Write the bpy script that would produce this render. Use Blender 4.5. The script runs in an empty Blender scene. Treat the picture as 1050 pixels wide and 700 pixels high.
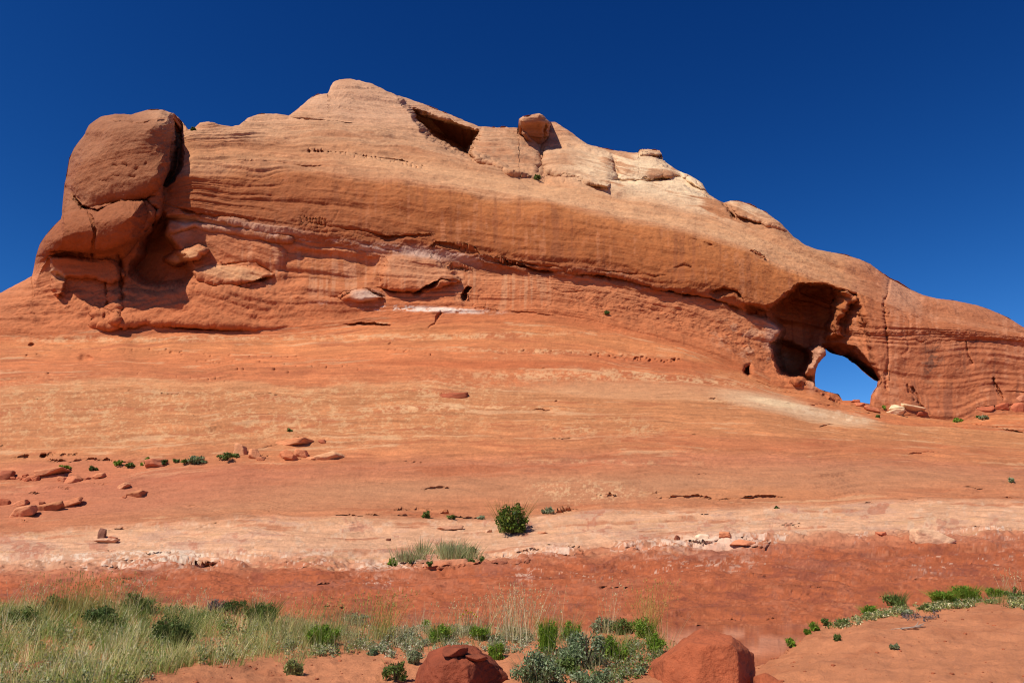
import bpy, math, random
import numpy as np
random.seed(7); RS = np.random.RandomState(11)
R = math.radians
# ------------------------------------------------------------------ camera, sky, sun, exposure
F = 817.0; PITCH = R(16.36); CAMZ = 1.6
scene = bpy.context.scene
cam_d = bpy.data.cameras.new('camera'); cam = bpy.data.objects.new('camera', cam_d)
scene.collection.objects.link(cam); scene.camera = cam
cam_d.sensor_width = 36; cam_d.sensor_fit = 'HORIZONTAL'; cam_d.lens = F/1050*36
cam_d.clip_end = 20000; cam_d.clip_start = 0.05
cam.location = (0, 0, CAMZ); cam.rotation_euler = (math.pi/2+PITCH, 0, 0)
SUN_EL = R(50.5); SUN_DIR = np.array([-0.72*math.cos(SUN_EL), -0.694*math.cos(SUN_EL), math.sin(SUN_EL)])
w = bpy.data.worlds.new('World'); scene.world = w; w.use_nodes = True
nt = w.node_tree; nt.nodes.clear()
sky = nt.nodes.new('ShaderNodeTexSky'); sky.sky_type = 'NISHITA'; sky.sun_disc = False
sky.sun_elevation = SUN_EL; sky.sun_rotation = math.atan2(SUN_DIR[0], SUN_DIR[1]) % (2*math.pi)
sky.altitude = 3000; sky.air_density = 0.75; sky.dust_density = 0.0; sky.ozone_density = 3.0
hs = nt.nodes.new('ShaderNodeHueSaturation'); hs.inputs['Saturation'].default_value = 1.18
hs.inputs['Value'].default_value = 0.8
bg = nt.nodes.new('ShaderNodeBackground'); bg.inputs['Strength'].default_value = 0.10
wo = nt.nodes.new('ShaderNodeOutputWorld')
sp = nt.nodes.new('ShaderNodeSeparateColor'); cb = nt.nodes.new('ShaderNodeCombineColor')
nt.links.new(sky.outputs[0], hs.inputs['Color']); nt.links.new(hs.outputs[0], sp.inputs[0])
for ch, (g_, a_, mx_) in enumerate([(2.5, 2.4, 1.6), (1.8, 1.15, 4.0), (1.41, 1.10, 8.0)]):   # deep, clean desert blue
    pw = nt.nodes.new('ShaderNodeMath'); pw.operation = 'POWER'; pw.inputs[1].default_value = g_
    ml = nt.nodes.new('ShaderNodeMath'); ml.operation = 'MULTIPLY'; ml.inputs[1].default_value = a_
    mn = nt.nodes.new('ShaderNodeMath'); mn.operation = 'MINIMUM'; mn.inputs[1].default_value = mx_
    nt.links.new(sp.outputs[ch], pw.inputs[0]); nt.links.new(pw.outputs[0], ml.inputs[0]); nt.links.new(ml.outputs[0], mn.inputs[0]); nt.links.new(mn.outputs[0], cb.inputs[ch])
nt.links.new(cb.outputs[0], bg.inputs[0]); nt.links.new(bg.outputs[0], wo.inputs[0])
sl = bpy.data.lights.new('sun', 'SUN'); sl.energy = 4.8; sl.angle = R(0.53); sl.color = (1, 0.965, 0.89)
so = bpy.data.objects.new('sun', sl); scene.collection.objects.link(so)
from mathutils import Vector, Matrix
so.rotation_euler = Vector((-SUN_DIR[0], -SUN_DIR[1], -SUN_DIR[2])).to_track_quat('-Z', 'Y').to_euler()
so.location = (-30, -20, 60)
vs = scene.view_settings; vs.view_transform = 'Standard'; vs.look = 'None'; vs.gamma = 1; vs.use_curve_mapping = False
vs.exposure = 0.14
scene.cycles.use_denoising = True; scene.cycles.filter_width = 1.1; scene.cycles.max_bounces = 6; scene.cycles.diffuse_bounces = 2

# ------------------------------------------------------------------ helpers
CP, SP = math.cos(PITCH), math.sin(PITCH)
def P(px, py, Y):
    px = np.asarray(px, float); py = np.asarray(py, float); Y = np.asarray(Y, float)
    dx = (px-525)/F; dv = (350-py)/F
    t = Y/(CP-dv*SP)
    return np.stack(np.broadcast_arrays(dx*t, Y+0*t, CAMZ+(SP+dv*CP)*t), -1)
def proj(X):
    d = X[..., 1]*CP+(X[..., 2]-CAMZ)*SP
    v = -X[..., 1]*SP+(X[..., 2]-CAMZ)*CP
    d = np.where(abs(d) < .01, .01, d)
    return 525+F*X[..., 0]/d, 350-F*v/d
def pxm(Y):  # metres per photo pixel at distance Y
    return Y/F
TAB = RS.rand(64, 64, 64).astype(np.float32)
TF = TAB.ravel()
def vnoise(p):
    p = np.asarray(p); i = np.floor(p).astype(np.int64); f = (p-i); f = f*f*f*(f*(f*6-15)+10)
    x0, y0, z0 = i[..., 0] & 63, i[..., 1] & 63, i[..., 2] & 63
    x1, y1, z1 = (x0+1) & 63, (y0+1) & 63, (z0+1) & 63
    fx, fy, fz = f[..., 0], f[..., 1], f[..., 2]
    def g(a, b, c): return TF[(a*64+b)*64+c]
    a = g(x0, y0, z0)*(1-fx)+g(x1, y0, z0)*fx
    b = g(x0, y1, z0)*(1-fx)+g(x1, y1, z0)*fx
    c = g(x0, y0, z1)*(1-fx)+g(x1, y0, z1)*fx
    d = g(x0, y1, z1)*(1-fx)+g(x1, y1, z1)*fx
    return (a*(1-fy)+b*fy)*(1-fz)+(c*(1-fy)+d*fy)*fz
def fbm(p, octs=4, gain=.5, seed=0):
    s = 0; a = 1; n = 0; p = np.asarray(p, float)+seed*7.37
    for k in range(octs):
        s = s+a*(vnoise(p)*2-1); n += a; a *= gain; p = p*2.03+11.7
    return s/n*1.6
def n2(u, v, octs=3, gain=.5, seed=0):
    return fbm(np.stack([u, v, 0*u+seed*3.3], -1), octs, gain, seed)
def sst(x, a, b):
    t = np.clip((x-a)/(b-a), 0, 1); return t*t*(3-2*t)
def srgb(r, g, b):
    c = np.array([r, g, b], float)/255
    return np.where(c < .04045, c/12.92, ((c+.055)/1.055)**2.4)
def seg_dist(PX, PY, pts, closed=False):
    pts = list(pts)
    if closed: pts = pts+[pts[0]]
    d = np.full(PX.shape, 1e9)
    for (x0, y0), (x1, y1) in zip(pts[:-1], pts[1:]):
        ex, ey = x1-x0, y1-y0; L = ex*ex+ey*ey+1e-9
        t = np.clip(((PX-x0)*ex+(PY-y0)*ey)/L, 0, 1)
        d = np.minimum(d, (PX-x0-t*ex)**2+(PY-y0-t*ey)**2)
    return np.sqrt(d)
def inside(PX, PY, pts):
    r = np.zeros(PX.shape, bool); n = len(pts)
    for i in range(n):
        x0, y0 = pts[i]; x1, y1 = pts[(i+1) % n]
        if y0 == y1: continue
        c = ((y0 > PY) != (y1 > PY)) & (PX < (x1-x0)*(PY-y0)/(y1-y0)+x0)
        r ^= c
    return r
def sdf(PX, PY, pts):      # positive inside
    d = seg_dist(PX, PY, pts, True); return np.where(inside(PX, PY, pts), d, -d)

COL = scene.collection
def tag(o, label=None, cat=None, group=None, kind=None):
    if label: o['label'] = label
    if cat: o['category'] = cat
    if group: o['group'] = group
    if kind: o['kind'] = kind
    return o
def empty(name, loc, rz=0):
    o = bpy.data.objects.new(name, None); COL.objects.link(o); o.location = loc; o.rotation_euler = (0, 0, rz)
    o.empty_display_size = .2
    return o
def mesh_obj(name, V, Fc, mat, parent=None, col=None, smooth=True, normals=None):
    """V (n,3); Fc (m,k) int array (k=3 or 4) or list of such arrays"""
    V = np.asarray(V, np.float32)
    Fl = Fc if isinstance(Fc, list) else [Fc]
    Fl = [np.asarray(f, np.int32) for f in Fl if len(f)]
    me = bpy.data.meshes.new(name)
    me.vertices.add(len(V)); me.vertices.foreach_set('co', V.ravel())
    lv = np.concatenate([f.ravel() for f in Fl]); tot = np.concatenate([np.full(len(f), f.shape[1], np.int32) for f in Fl])
    st = np.concatenate([[0], np.cumsum(tot)[:-1]]).astype(np.int32)
    me.loops.add(len(lv)); me.loops.foreach_set('vertex_index', lv)
    me.polygons.add(len(tot)); me.polygons.foreach_set('loop_start', st); me.polygons.foreach_set('loop_total', tot)
    me.update(calc_edges=True); me.validate()
    if smooth: me.polygons.foreach_set('use_smooth', np.ones(len(me.polygons), bool))
    if col is not None:
        a = me.attributes.new('col', 'FLOAT_COLOR', 'POINT')
        c = np.ones((len(V), 4), np.float32); c[:, :3] = col; a.data.foreach_set('color', c.ravel())
    if normals is not None:
        try: me.normals_split_custom_set_from_vertices(np.asarray(normals, np.float32))
        except Exception as e: print('normals', e)
    me.materials.append(mat)
    o = bpy.data.objects.new(name, me); COL.objects.link(o)
    if parent: o.parent = parent
    return o

# ------------------------------------------------------------------ materials
def new_mat(name):
    m = bpy.data.materials.new(name); m.use_nodes = True
    t = m.node_tree; t.nodes.clear()
    o = t.nodes.new('ShaderNodeOutputMaterial'); b = t.nodes.new('ShaderNodeBsdfPrincipled')
    t.links.new(b.outputs[0], o.inputs[0]); return m, t, b, o
def rock_mat(name, scale=3.0, bump=.6, dist=.05, rough=.9, var=.22, stretch=(1, 1, 2.6), grain=14.0, spots=0.0):
    m, t, b, o = new_mat(name); N = t.nodes.new; L = t.links.new
    at = N('ShaderNodeAttribute'); at.attribute_name = 'col'
    tc = N('ShaderNodeTexCoord'); mp = N('ShaderNodeMapping'); mp.inputs['Scale'].default_value = stretch
    L(tc.outputs['Object'], mp.inputs[0])
    n1 = N('ShaderNodeTexNoise'); n1.inputs['Scale'].default_value = scale; n1.inputs['Detail'].default_value = 8; n1.inputs['Roughness'].default_value = .62
    n2_ = N('ShaderNodeTexNoise'); n2_.inputs['Scale'].default_value = grain; n2_.inputs['Detail'].default_value = 9; n2_.inputs['Roughness'].default_value = .6
    L(mp.outputs[0], n1.inputs[0]); L(tc.outputs['Object'], n2_.inputs[0])
    r1 = N('ShaderNodeMapRange'); r1.inputs['From Min'].default_value = .3; r1.inputs['From Max'].default_value = .7
    r1.inputs['To Min'].default_value = 1-var; r1.inputs['To Max'].default_value = 1+var
    L(n1.outputs[0], r1.inputs[0])
    r2 = N('ShaderNodeMapRange'); r2.inputs['From Min'].default_value = .3; r2.inputs['From Max'].default_value = .7
    r2.inputs['To Min'].default_value = 1-var*.6; r2.inputs['To Max'].default_value = 1+var*.6
    L(n2_.outputs[0], r2.inputs[0])
    mu = N('ShaderNodeMath'); mu.operation = 'MULTIPLY'; L(r1.outputs[0], mu.inputs[0]); L(r2.outputs[0], mu.inputs[1])
    vm = N('ShaderNodeVectorMath'); vm.operation = 'SCALE'; L(at.outputs['Color'], vm.inputs[0]); L(mu.outputs[0], vm.inputs['Scale'])
    L(vm.outputs[0], b.inputs['Base Color'])
    b.inputs['Roughness'].default_value = rough; b.inputs['Specular IOR Level'].default_value = .25
    ad = N('ShaderNodeMath'); ad.operation = 'MULTIPLY_ADD'; ad.inputs[1].default_value = .55
    L(n2_.outputs[0], ad.inputs[0]); L(n1.outputs[0], ad.inputs[2])
    bp = N('ShaderNodeBump'); bp.inputs['Strength'].default_value = bump; bp.inputs['Distance'].default_value = dist
    L(ad.outputs[0], bp.inputs['Height']); L(bp.outputs[0], b.inputs['Normal'])
    return m
def leaf_mat(name, trans=.35, rough=.6):
    m, t, b, o = new_mat(name); N = t.nodes.new; L = t.links.new
    at = N('ShaderNodeAttribute'); at.attribute_name = 'col'
    L(at.outputs['Color'], b.inputs['Base Color']); b.inputs['Roughness'].default_value = rough; b.inputs['Specular IOR Level'].default_value = .2
    tr = N('ShaderNodeBsdfTranslucent'); L(at.outputs['Color'], tr.inputs[0])
    mx = N('ShaderNodeMixShader'); mx.inputs[0].default_value = trans
    L(b.outputs[0], mx.inputs[1]); L(tr.outputs[0], mx.inputs[2]); L(mx.outputs[0], o.inputs[0])
    return m
M_CLIFF = rock_mat('sandstone', scale=1.0, bump=.55, dist=.22, grain=4.5, var=.14)
M_SLICK = rock_mat('slickrock', scale=1.6, bump=.65, dist=.11, grain=7.0, var=.13, stretch=(.5, .8, 3))
M_SAND = rock_mat('sand', scale=5.0, bump=.7, dist=.05, grain=38.0, var=.12, stretch=(1, 1, 1))
M_BOULD = rock_mat('boulder_rock', scale=3.0, bump=.75, dist=.05, grain=30.0, var=.16, stretch=(1, 1, 1.6))
M_STONE = rock_mat('loose_stone', scale=4.0, bump=.6, dist=.05, grain=14.0, var=.14, stretch=(1, 1, 2.4))
M_LEAF = leaf_mat('leaves'); M_GRASS = leaf_mat('grass_blades', .4, .7)
M_TWIG = rock_mat('bark', scale=20, bump=.5, dist=.01, grain=60, var=.2)

# ------------------------------------------------------------------ measured lines of the rock (photo px -> metres by distance Y)
def tab(pts):
    a = np.array(pts, float); return a[:, 0], a[:, 1]
SKY = [(-600, 600), (-450, 545), (-250, 425), (-100, 342), (-40, 315), (0, 301), (18, 291), (33, 283), (37, 262), (41, 250), (47, 241), (56, 231), (63, 224), (64.5, 208), (66, 190),
       (69, 176), (71, 163), (76, 152), (86, 138), (94, 126), (104, 119.5), (118, 117), (135, 117), (150, 113), (166, 112.5), (178, 116), (184, 121),
       (188, 127), (193, 133), (200, 131), (205, 126), (214, 125), (226, 128.5), (238, 130), (246, 128), (254, 121), (266, 117), (283, 116), (296, 119), (305, 112),
       (317, 101), (326, 97), (336, 95.5), (339, 88), (342, 84), (348, 82), (358, 81), (368, 82), (379, 85), (392, 91), (406, 97.5), (430, 105), (452, 114),
       (472, 122), (491, 129), (510, 131), (520, 130), (531.4, 131), (531.8, 122), (536, 119.5), (545, 118), (553, 116.5), (558, 119), (563, 125), (570, 126), (578, 131), (590, 139), (603, 148), (614, 151), (627, 154), (640, 155.5), (654.4, 157), (655, 154), (664, 153), (676, 154.5), (678, 158),
       (680, 164), (690, 171), (696, 175), (700, 177), (704, 178), (712, 183), (720, 188), (724, 195), (727, 200), (742, 208), (748, 206), (757, 206), (770, 210), (786, 218),
       (796, 226), (802, 231), (814, 243), (826, 251), (838, 256), (850, 258), (866, 261), (882, 266), (893, 271), (902, 278), (912, 285), (922, 290), (934, 297), (946, 302),
       (960, 305.5), (978, 308), (990, 310), (1002, 313), (1014, 317), (1026, 322), (1038, 328), (1050, 335), (1100, 350), (1200, 395), (1400, 480), (1700, 590)]
C = [  # name, s value, py table, Y table
 ('low',  740, [(-600,740),(1700,740)], [(-600,10.5),(1700,10.5)]),
 ('mid0', 640, [(-600,645),(525,640),(1700,640)], [(-600,19),(525,19.5),(1700,20)]),
 ('redtop',575,[(-600,600),(0,588),(100,584),(200,584),(300,580),(400,584),(490,577),(560,570),(640,564),(700,560),(800,556),(900,553),(1050,550),(1700,545)], [(-600,26),(0,27),(500,29),(1050,32),(1700,33)]),
 ('paletop',520,[(-600,560),(0,545),(60,541),(130,537),(250,532),(400,531),(480,533),(520,531),(560,526),(620,520),(700,520),(850,516),(1050,514),(1700,510)], [(-600,32),(0,34),(500,36.5),(1050,40),(1700,40)]),
 ('slab', 460, [(-600,520),(0,492),(60,484),(150,478),(250,470),(330,468),(430,460),(600,458),(800,458),(1050,470),(1700,480)], [(-600,40),(0,42),(300,44),(600,46),(1050,50),(1700,50)]),
 ('bench',400, [(-600,500),(0,396),(200,398),(460,400),(700,403),(770,408),(850,424),(930,436),(1050,446),(1700,470)], [(-600,48),(0,54),(600,56),(850,60),(1050,60),(1700,60)]),
 ('base', 336, [(-600,480),(0,346),(50,343),(100,340),(125,335),(140,338),(200,336),(280,338),(330,333),(430,322),(500,319),(560,322),(640,338),(700,352),(760,378),(800,397),(836,400),(848,405),(860,412),(892,416),(930,426),(985,432),(1020,424),(1050,422),(1700,450)], [(-600,56),(0,62),(150,64),(600,65),(700,64.5),(850,65),(1050,67),(1700,67)]),
 ('crease',278,[(-600,470),(0,290),(60,262),(110,262),(150,245),(172,224),(200,226),(240,237),(280,245),(332,252),(374,260),(427,263),(469,269),(500,276),(571,284),(614,289),(671,303),(700,306),(729,314),(757,323),(786,329),(800,334),(850,342),(900,345),(960,345),(1050,352),(1700,430)], [(-600,58),(0,65),(140,66.6),(180,65.5),(260,65.4),(340,65.6),(440,66.0),(500,66.3),(700,66.4),(800,67.2),(900,67.15),(1050,68.2),(1700,68)]),
 ('lip',  266, [(-600,465),(0,284),(60,256),(110,256),(150,239),(172,219),(200,221),(240,228),(280,235),(332,240),(374,246),(427,248),(469,256),(500,263),(557,273),(614,277),(643,281),(660,290),(700,297),(746,298),(763,308),(786,316),(800,326),(850,336),(900,339),(960,339),(1050,346),(1700,424)], [(-600,58),(0,65),(150,64.8),(200,64.4),(280,65.0),(340,65.3),(440,65.8),(500,65.7),(700,65.75),(790,65.8),(850,67),(900,67),(1050,68),(1700,68)]),
 ('brow', 208, [(-600,430),(0,240),(190,182),(240,184),(300,180),(400,187),(500,203),(600,219),(700,238),(760,254),(800,274),(850,290),(950,328),(1050,342),(1700,420)], [(-600,60),(0,66.5),(150,64.8),(190,63.9),(300,66.2),(500,68.2),(700,68.2),(800,68),(900,69),(1050,70),(1700,68)]),
 ('dome', 178, [(-600,415),(0,200),(190,148),(240,148),(300,152),(350,150),(420,158),(480,172),(550,190),(620,194),(680,205),(740,222),(800,247),(850,268),(900,288),(950,315),(1050,338),(1700,410)], [(-600,62),(0,68),(150,66.6),(190,66.0),(300,69.6),(400,73),(550,74.5),(700,73.5),(800,71.5),(900,72),(1050,72.5),(1700,70)]),
 ('top',  95,  [(-600,300),(0,90),(300,90),(1050,90),(1700,200)], [(-600,70),(0,69.5),(175,69.5),(215,76),(260,83),(350,84),(450,90),(600,98),(700,98),(800,90),(900,86),(1050,84),(1700,80)]),
]
px_cols = np.concatenate([np.arange(-600, -48, 12.), np.arange(-48, 1098, .8), np.arange(1098, 1700, 12.)])
NX = len(px_cols)
CY = np.array([np.interp(px_cols, *tab(c[2])) for c in C]); CD = np.array([np.interp(px_cols, *tab(c[3])) for c in C])
CS = np.array([c[1] for c in C], float)
# smooth the tables sideways (the traced skyline is kept crisp)
def smooth_rows(A, k):
    ker = np.hanning(k); ker /= ker.sum(); Ap = np.pad(A, ((0, 0), (k//2, k//2)), 'edge')
    return np.array([np.convolve(r, ker, 'same')[k//2:-(k//2)] for r in Ap])
CY = smooth_rows(CY, 21); CD = smooth_rows(CD, 61)
for k in range(1, len(C)): CY[k] = np.minimum(CY[k], CY[k-1]-1.0)
sky_py = np.interp(px_cols, *tab(SKY))
sky_py = sky_py+(n2(px_cols*.09, px_cols*0, 4, .6, 5)*.9)*sst(px_cols, -40, 0)
# monotone cubic interpolation of distance down each column
def col_interp(py, KY, KD):
    # KY decreasing (bottom->top); py (nr,NX)
    K = len(KY); x = -KY; h = np.diff(x, axis=0); dl = np.diff(KD, axis=0)/h
    m = np.zeros_like(KD); m[0] = dl[0]; m[-1] = dl[-1]
    for k in range(1, K-1):
        same = dl[k-1]*dl[k] > 0
        w1 = 2*h[k]+h[k-1]; w2 = h[k]+2*h[k-1]
        m[k] = np.where(same, (w1+w2)/(w1/np.where(same, dl[k-1], 1)+w2/np.where(same, dl[k], 1)), 0)
    out = np.zeros_like(py); q = -py
    for k in range(K-1):
        last = (k == K-2)
        sel = (q >= x[k]) & ((q < x[k+1]) | last) if k > 0 else (q < x[1])
        t = np.clip((q-x[k])/h[k], 0 if k else -1, 1 if not last else 1.2)
        v = (2*t**3-3*t**2+1)*KD[k]+(t**3-2*t**2+t)*h[k]*m[k]+(-2*t**3+3*t**2)*KD[k+1]+(t**3-t**2)*h[k]*m[k+1]
        out = np.where(sel, v, out)
    return out
# rows: follow the curves, squeezed below the skyline
rows = []; row_base = None
CYc = np.maximum(CY, sky_py[None, :]+.02*np.arange(len(C))[::-1][:, None]+.02)
for k in range(len(C)-1):
    gap = {0: 12, 1: 75}.get(k, None)
    if gap is None: gap = int(max(8, np.percentile(CY[k]-CYc[k+1], 85)/.8))
    if k == len(C)-2: break
    if C[k][0] == 'base': row_base = sum(len(r) for r in rows)
    if C[k][0] == 'lip': row_lip = sum(len(r) for r in rows)
    if C[k][0] == 'brow': row_brow = sum(len(r) for r in rows)
    t = (np.arange(gap)/gap)[:, None]
    rows.append(CYc[k][None]*(1-t)+CYc[k+1][None]*t)
gap = 95; t = (np.arange(gap+1)/gap)[:, None]
rows.append(CYc[-2][None]*(1-t)+sky_py[None]*t)
PY = np.concatenate(rows, 0); PX = np.repeat(px_cols[None], len(PY), 0); NR = len(PY)
print('grid', NR, NX, NR*NX)
HOLE = [(846.5,357.5),(851,361),(856,363),(863,364.5),(869,367),(878,374),(884,380),(890,385),(896,389.5),(900,391),(899,396),(895,402),(893,406),(892,414),(884,412.5),(878,411),(871,410.5),(864,410.5),(860,404),(853,402.5),(847,401),(841,399),(836,396),(835.5,390),(836,383),(837,378),(839,373),(843,368),(847,364)]
# snap vertices to the rim of the opening
sub = (abs(PX-868) < 45) & (abs(PY-386) < 40)
x, y = PX[sub], PY[sub]
for _ in range(2):
    d = sdf(x, y, HOLE); e = .05
    gx = (sdf(x+e, y, HOLE)-d)/e; gy = (sdf(x, y+e, HOLE)-d)/e
    wgt = (abs(d) < .55)
    x = x-np.where(wgt, d*gx, 0); y = y-np.where(wgt, d*gy, 0)
PX[sub] = x; PY[sub] = y
Y = col_interp(PY, CY, CD)
S = np.zeros_like(PY)       # stratum coordinate
for k in range(len(C)-1):
    t = (CY[k][None]-PY)/(CY[k]-CY[k+1])[None]
    m_ = (t >= 0) & (t <= 1) if 0 < k else (t <= 1)
    S = np.where(m_, CS[k]+(CS[k+1]-CS[k])*t, S)
# ---- sculpting (all offsets are metres towards/away)
def reg(pts, pad):
    a = np.array(pts, float); x0, y0 = a.min(0)-pad; x1, y1 = a.max(0)+pad
    return (PX >= x0) & (PX <= x1) & (PY >= y0) & (PY <= y1)
BL_ = None
WXY = (n2(PX*.10, PY*.10, 3, .6, 91)*1.7, n2(PX*.10, PY*.10, 3, .6, 92)*1.7)
def bulge(pts, amp, wd, mode='dome'):
    m = reg(pts, 4)
    if not m.any(): return
    wk = 0 if pts is BL_ else min(1., wd/5.)
    d = sdf(PX[m]+WXY[0][m]*wk, PY[m]+WXY[1][m]*wk, pts); t = np.clip(d/wd, 0, 1)
    f = np.sqrt(np.clip(1-(1-t)**2, 0, 1)) if mode == 'dome' else t*t*(3-2*t)
    a = amp(PX[m], PY[m]) if callable(amp) else amp
    Y[m] -= a*f
def ledge(pts, drop, depth, up=.6, wob=.8):
    depth = depth*LK
    """undercut: just below the line the rock steps back, then eases out again"""
    m = reg(pts, drop+3); a = np.array(pts, float)
    if not m.any(): return
    x, y = PX[m], PY[m]
    yl = np.interp(x, a[:, 0], a[:, 1])+n2(x*.12, x*0+pts[0][0], 3, .6, 2)*wob
    tp = np.clip(np.minimum((x-a[0, 0]), (a[-1, 0]-x))/max(2., .18*(a[-1, 0]-a[0, 0])), 0, 1)
    tp = tp*(.75+.5*np.clip(n2(x*.05, x*0+9+pts[0][1], 2, .5, 3), -1, 1))
    dy = y-yl; dr = drop*np.clip(tp, .3, 1)
    f = np.where(dy < 0, np.clip(1+dy/up, 0, 1), np.clip(1-dy/dr, 0, 1)**1.5)
    Y[m] += depth*np.clip(tp, 0, 1.3)*f
LK = 1.0
def groove(pts, wd, depth):
    m = reg(pts, wd*3)
    if not m.any(): return
    x, y = PX[m], PY[m]
    x = x+n2(x*.2, y*.2, 2, .5, 4)*1.2; y = y+n2(x*.2, y*.2, 2, .5, 8)*1.2
    d = seg_dist(x, y, pts); Y[m] += depth*np.exp(-(d/wd)**2)
HEAD = [(66,190),(69,170),(76,150),(88,136),(98,120),(112,112),(140,108),(165,105),(180,114),(181,128),(178,142),(177,158),(174,172),(168,186),(162,194),(150,200),(135,205),(120,206),(104,212),(92,214),(84,210),(80,203),(72,196)]
LOBE = [(30,266),(34,255),(42,240),(60,222),(72,216),(90,213),(104,211),(125,207),(146,207),(150,222),(147,236),(139,252),(128,264),(112,268),(98,266),(84,262),(66,260),(50,261),(40,262)]
bulge([(20,300),(36,255),(60,215),(64,180),(80,120),(190,100),(184,150),(170,190),(165,225),(150,250),(135,280),(140,335),(60,345),(10,330)], lambda x, y: 1.7*(1-sst(y, 240, 300)), 16, 'dome')
bulge(HEAD, lambda x, y: .6+4.6*np.clip((212-y)/88, 0, 1), 34); bulge(LOBE, lambda x, y: .9+3.0*np.clip((268-y)/50, 0, 1), 26)
bulge([(150,225),(168,216),(176,224),(173,238),(186,252),(200,272),(202,288),(190,296),(166,298),(148,293),(133,283),(128,272),(140,258)], -3.0, 9, 's')
bulge([(181,119),(188,124),(188,150),(186,170),(180,186),(170,192),(168,190),(176,175),(179,155),(180,138)], -3.6, 3.5, 's')
for (a_, b_, c_, d_) in [(120,171,5,3.2),(131,170,5,4),(142,173,4,4.5),(137,182,5,3),(122,182,6,2.5),(107,186,6,2),(150,168,3,3)]:
    bulge([(a_-c_,b_),(a_-c_*.5,b_-d_),(a_+c_*.6,b_-d_*.9),(a_+c_,b_),(a_+c_*.5,b_+d_),(a_-c_*.6,b_+d_*.8)], -.28, 4, 's')
groove([(82,132),(110,124),(140,127),(170,122)], 1.2, .3); groove([(150,205),(160,214),(158,226),(150,236)], 1.2, .9)
ledge([(47,258),(60,256),(75,258),(92,260),(105,262)], 6, 1.2)
ledge([(72,198),(84,212),(100,215),(120,208),(138,205),(160,200)], 7, 2.2)
bulge([(48,262),(80,263),(120,266),(130,282),(118,290),(100,286),(66,286),(52,280)], .9, 5)
bulge([(54,284),(68,288),(66,300),(57,306),(52,296)], .9, 4)
groove([(122,262),(124,290),(126,312),(123,332)], 2.2, .7)
groove([(108,290),(110,310),(106,330)], 1.2, .25); groove([(90,215),(98,238),(94,262)], 1.2, .4)
bulge([(95,318),(120,322),(126,333),(116,338),(96,334)], .8, 4)
ledge([(92,336),(110,339),(128,337)], 4, .9)
ledge([(162,332),(180,335),(220,337),(262,339)], 4, .8)
bulge([(168,225),(240,234),(282,242),(300,244),(300,248),(280,247),(240,239),(200,233),(174,240)], .5, 3)
ledge([(486,262),(500,266),(557,276),(614,281),(643,286),(671,295),(700,301),(729,306),(757,317),(790,323)], 8, 2.2)
bulge([(112,297),(135,296),(165,300),(200,294),(240,297),(285,299),(330,311),(320,334),(262,338),(180,335),(150,332),(128,338),(112,330)], lambda x, y: .8*(1-sst(x, 220, 310)), 6)
# lens slabs in the lower wall
bulge([(196,279),(215,272),(240,272),(266,276),(281,282),(270,290),(246,294),(222,293),(204,286)], .65, 6)
ledge([(196,279),(205,288),(222,292),(245,291),(262,288),(280,283)], 7, 1.9)
ledge([(196,276),(225,272),(262,268),(282,279)], 2.5, .4)
bulge([(166,266),(178,258),(204,250),(214,256),(204,268),(180,273)], 1.6, 6)
bulge([(396,263),(420,258),(445,262),(466,276),(474,288),(440,298),(412,300),(390,294),(388,280)], 1.0, 8)
ledge([(386,294),(404,298),(424,300),(440,293),(452,286),(472,288)], 6, 1.5)
ledge([(332,306),(350,305),(366,298),(374,296)], 5, .9); ledge([(374,296),(384,300),(395,305)], 4, .9)
bulge([(340,306),(372,296),(396,306),(372,309)], .7, 4)
ledge([(350,333),(378,331),(404,334)], 3, .7); ledge([(455,272),(474,274),(484,277)], 3, .6)
bulge([(474,304),(475,297),(479,293),(484,295),(479,301),(477,308)], -1.8, 2.2, 's')
groove([(452,320),(446,332),(440,336)], .8, .35)
bulge([(285,250),(340,254),(390,262),(392,275),(380,290),(360,297),(300,296),(282,280)], -.55, 10, 's')
ledge([(262,268),(272,274),(281,281)], 4, .6)
# upper wavy undercuts inside the band
ledge([(166,208),(185,214),(205,219),(230,222),(262,226)], 6, .8); ledge([(300,224),(318,228),(340,233),(360,234),(382,238),(396,243),(425,241),(452,239)], 4, .6)
ledge([(440,255),(447,248),(470,252),(490,258)], 5, .7); ledge([(504,262),(520,268),(560,272),(604,279)], 4, .6)
ledge([(612,278),(640,280),(670,284),(684,283)], 4, .7); ledge([(690,276),(700,272),(712,276)], 6, .6); ledge([(727,300),(742,295),(756,299),(764,309)], 10, 1.3)
ledge([(708,244),(720,248),(732,252)], 2, .4); ledge([(768,255),(785,265)], 2, .3)
ledge([(312,152),(330,156),(352,157),(378,161),(400,163),(418,166),(437,170)], 3, .45); ledge([(262,186),(282,182)], 2, .3)
for q in range(26):
    xx = 316+q*4.6+RS.rand()*2; yy = np.interp(xx, [312, 352, 437], [153, 157.5, 170])
    if RS.rand() < .8: groove([(xx, yy), (xx+RS.rand(), yy+1.5+2*RS.rand())], .7, .5)
for q in range(9): groove([(309+q*3.2, 223+q*.5), (309+q*3.2, 228+q*.5+RS.rand()*3)], .6, .45)
ledge([(290,120),(330,123),(372,128)], 2, .35); ledge([(330,108),(350,110),(366,113)], 2, .3); ledge([(230,165),(280,168),(340,172)], 3, .25)
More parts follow.
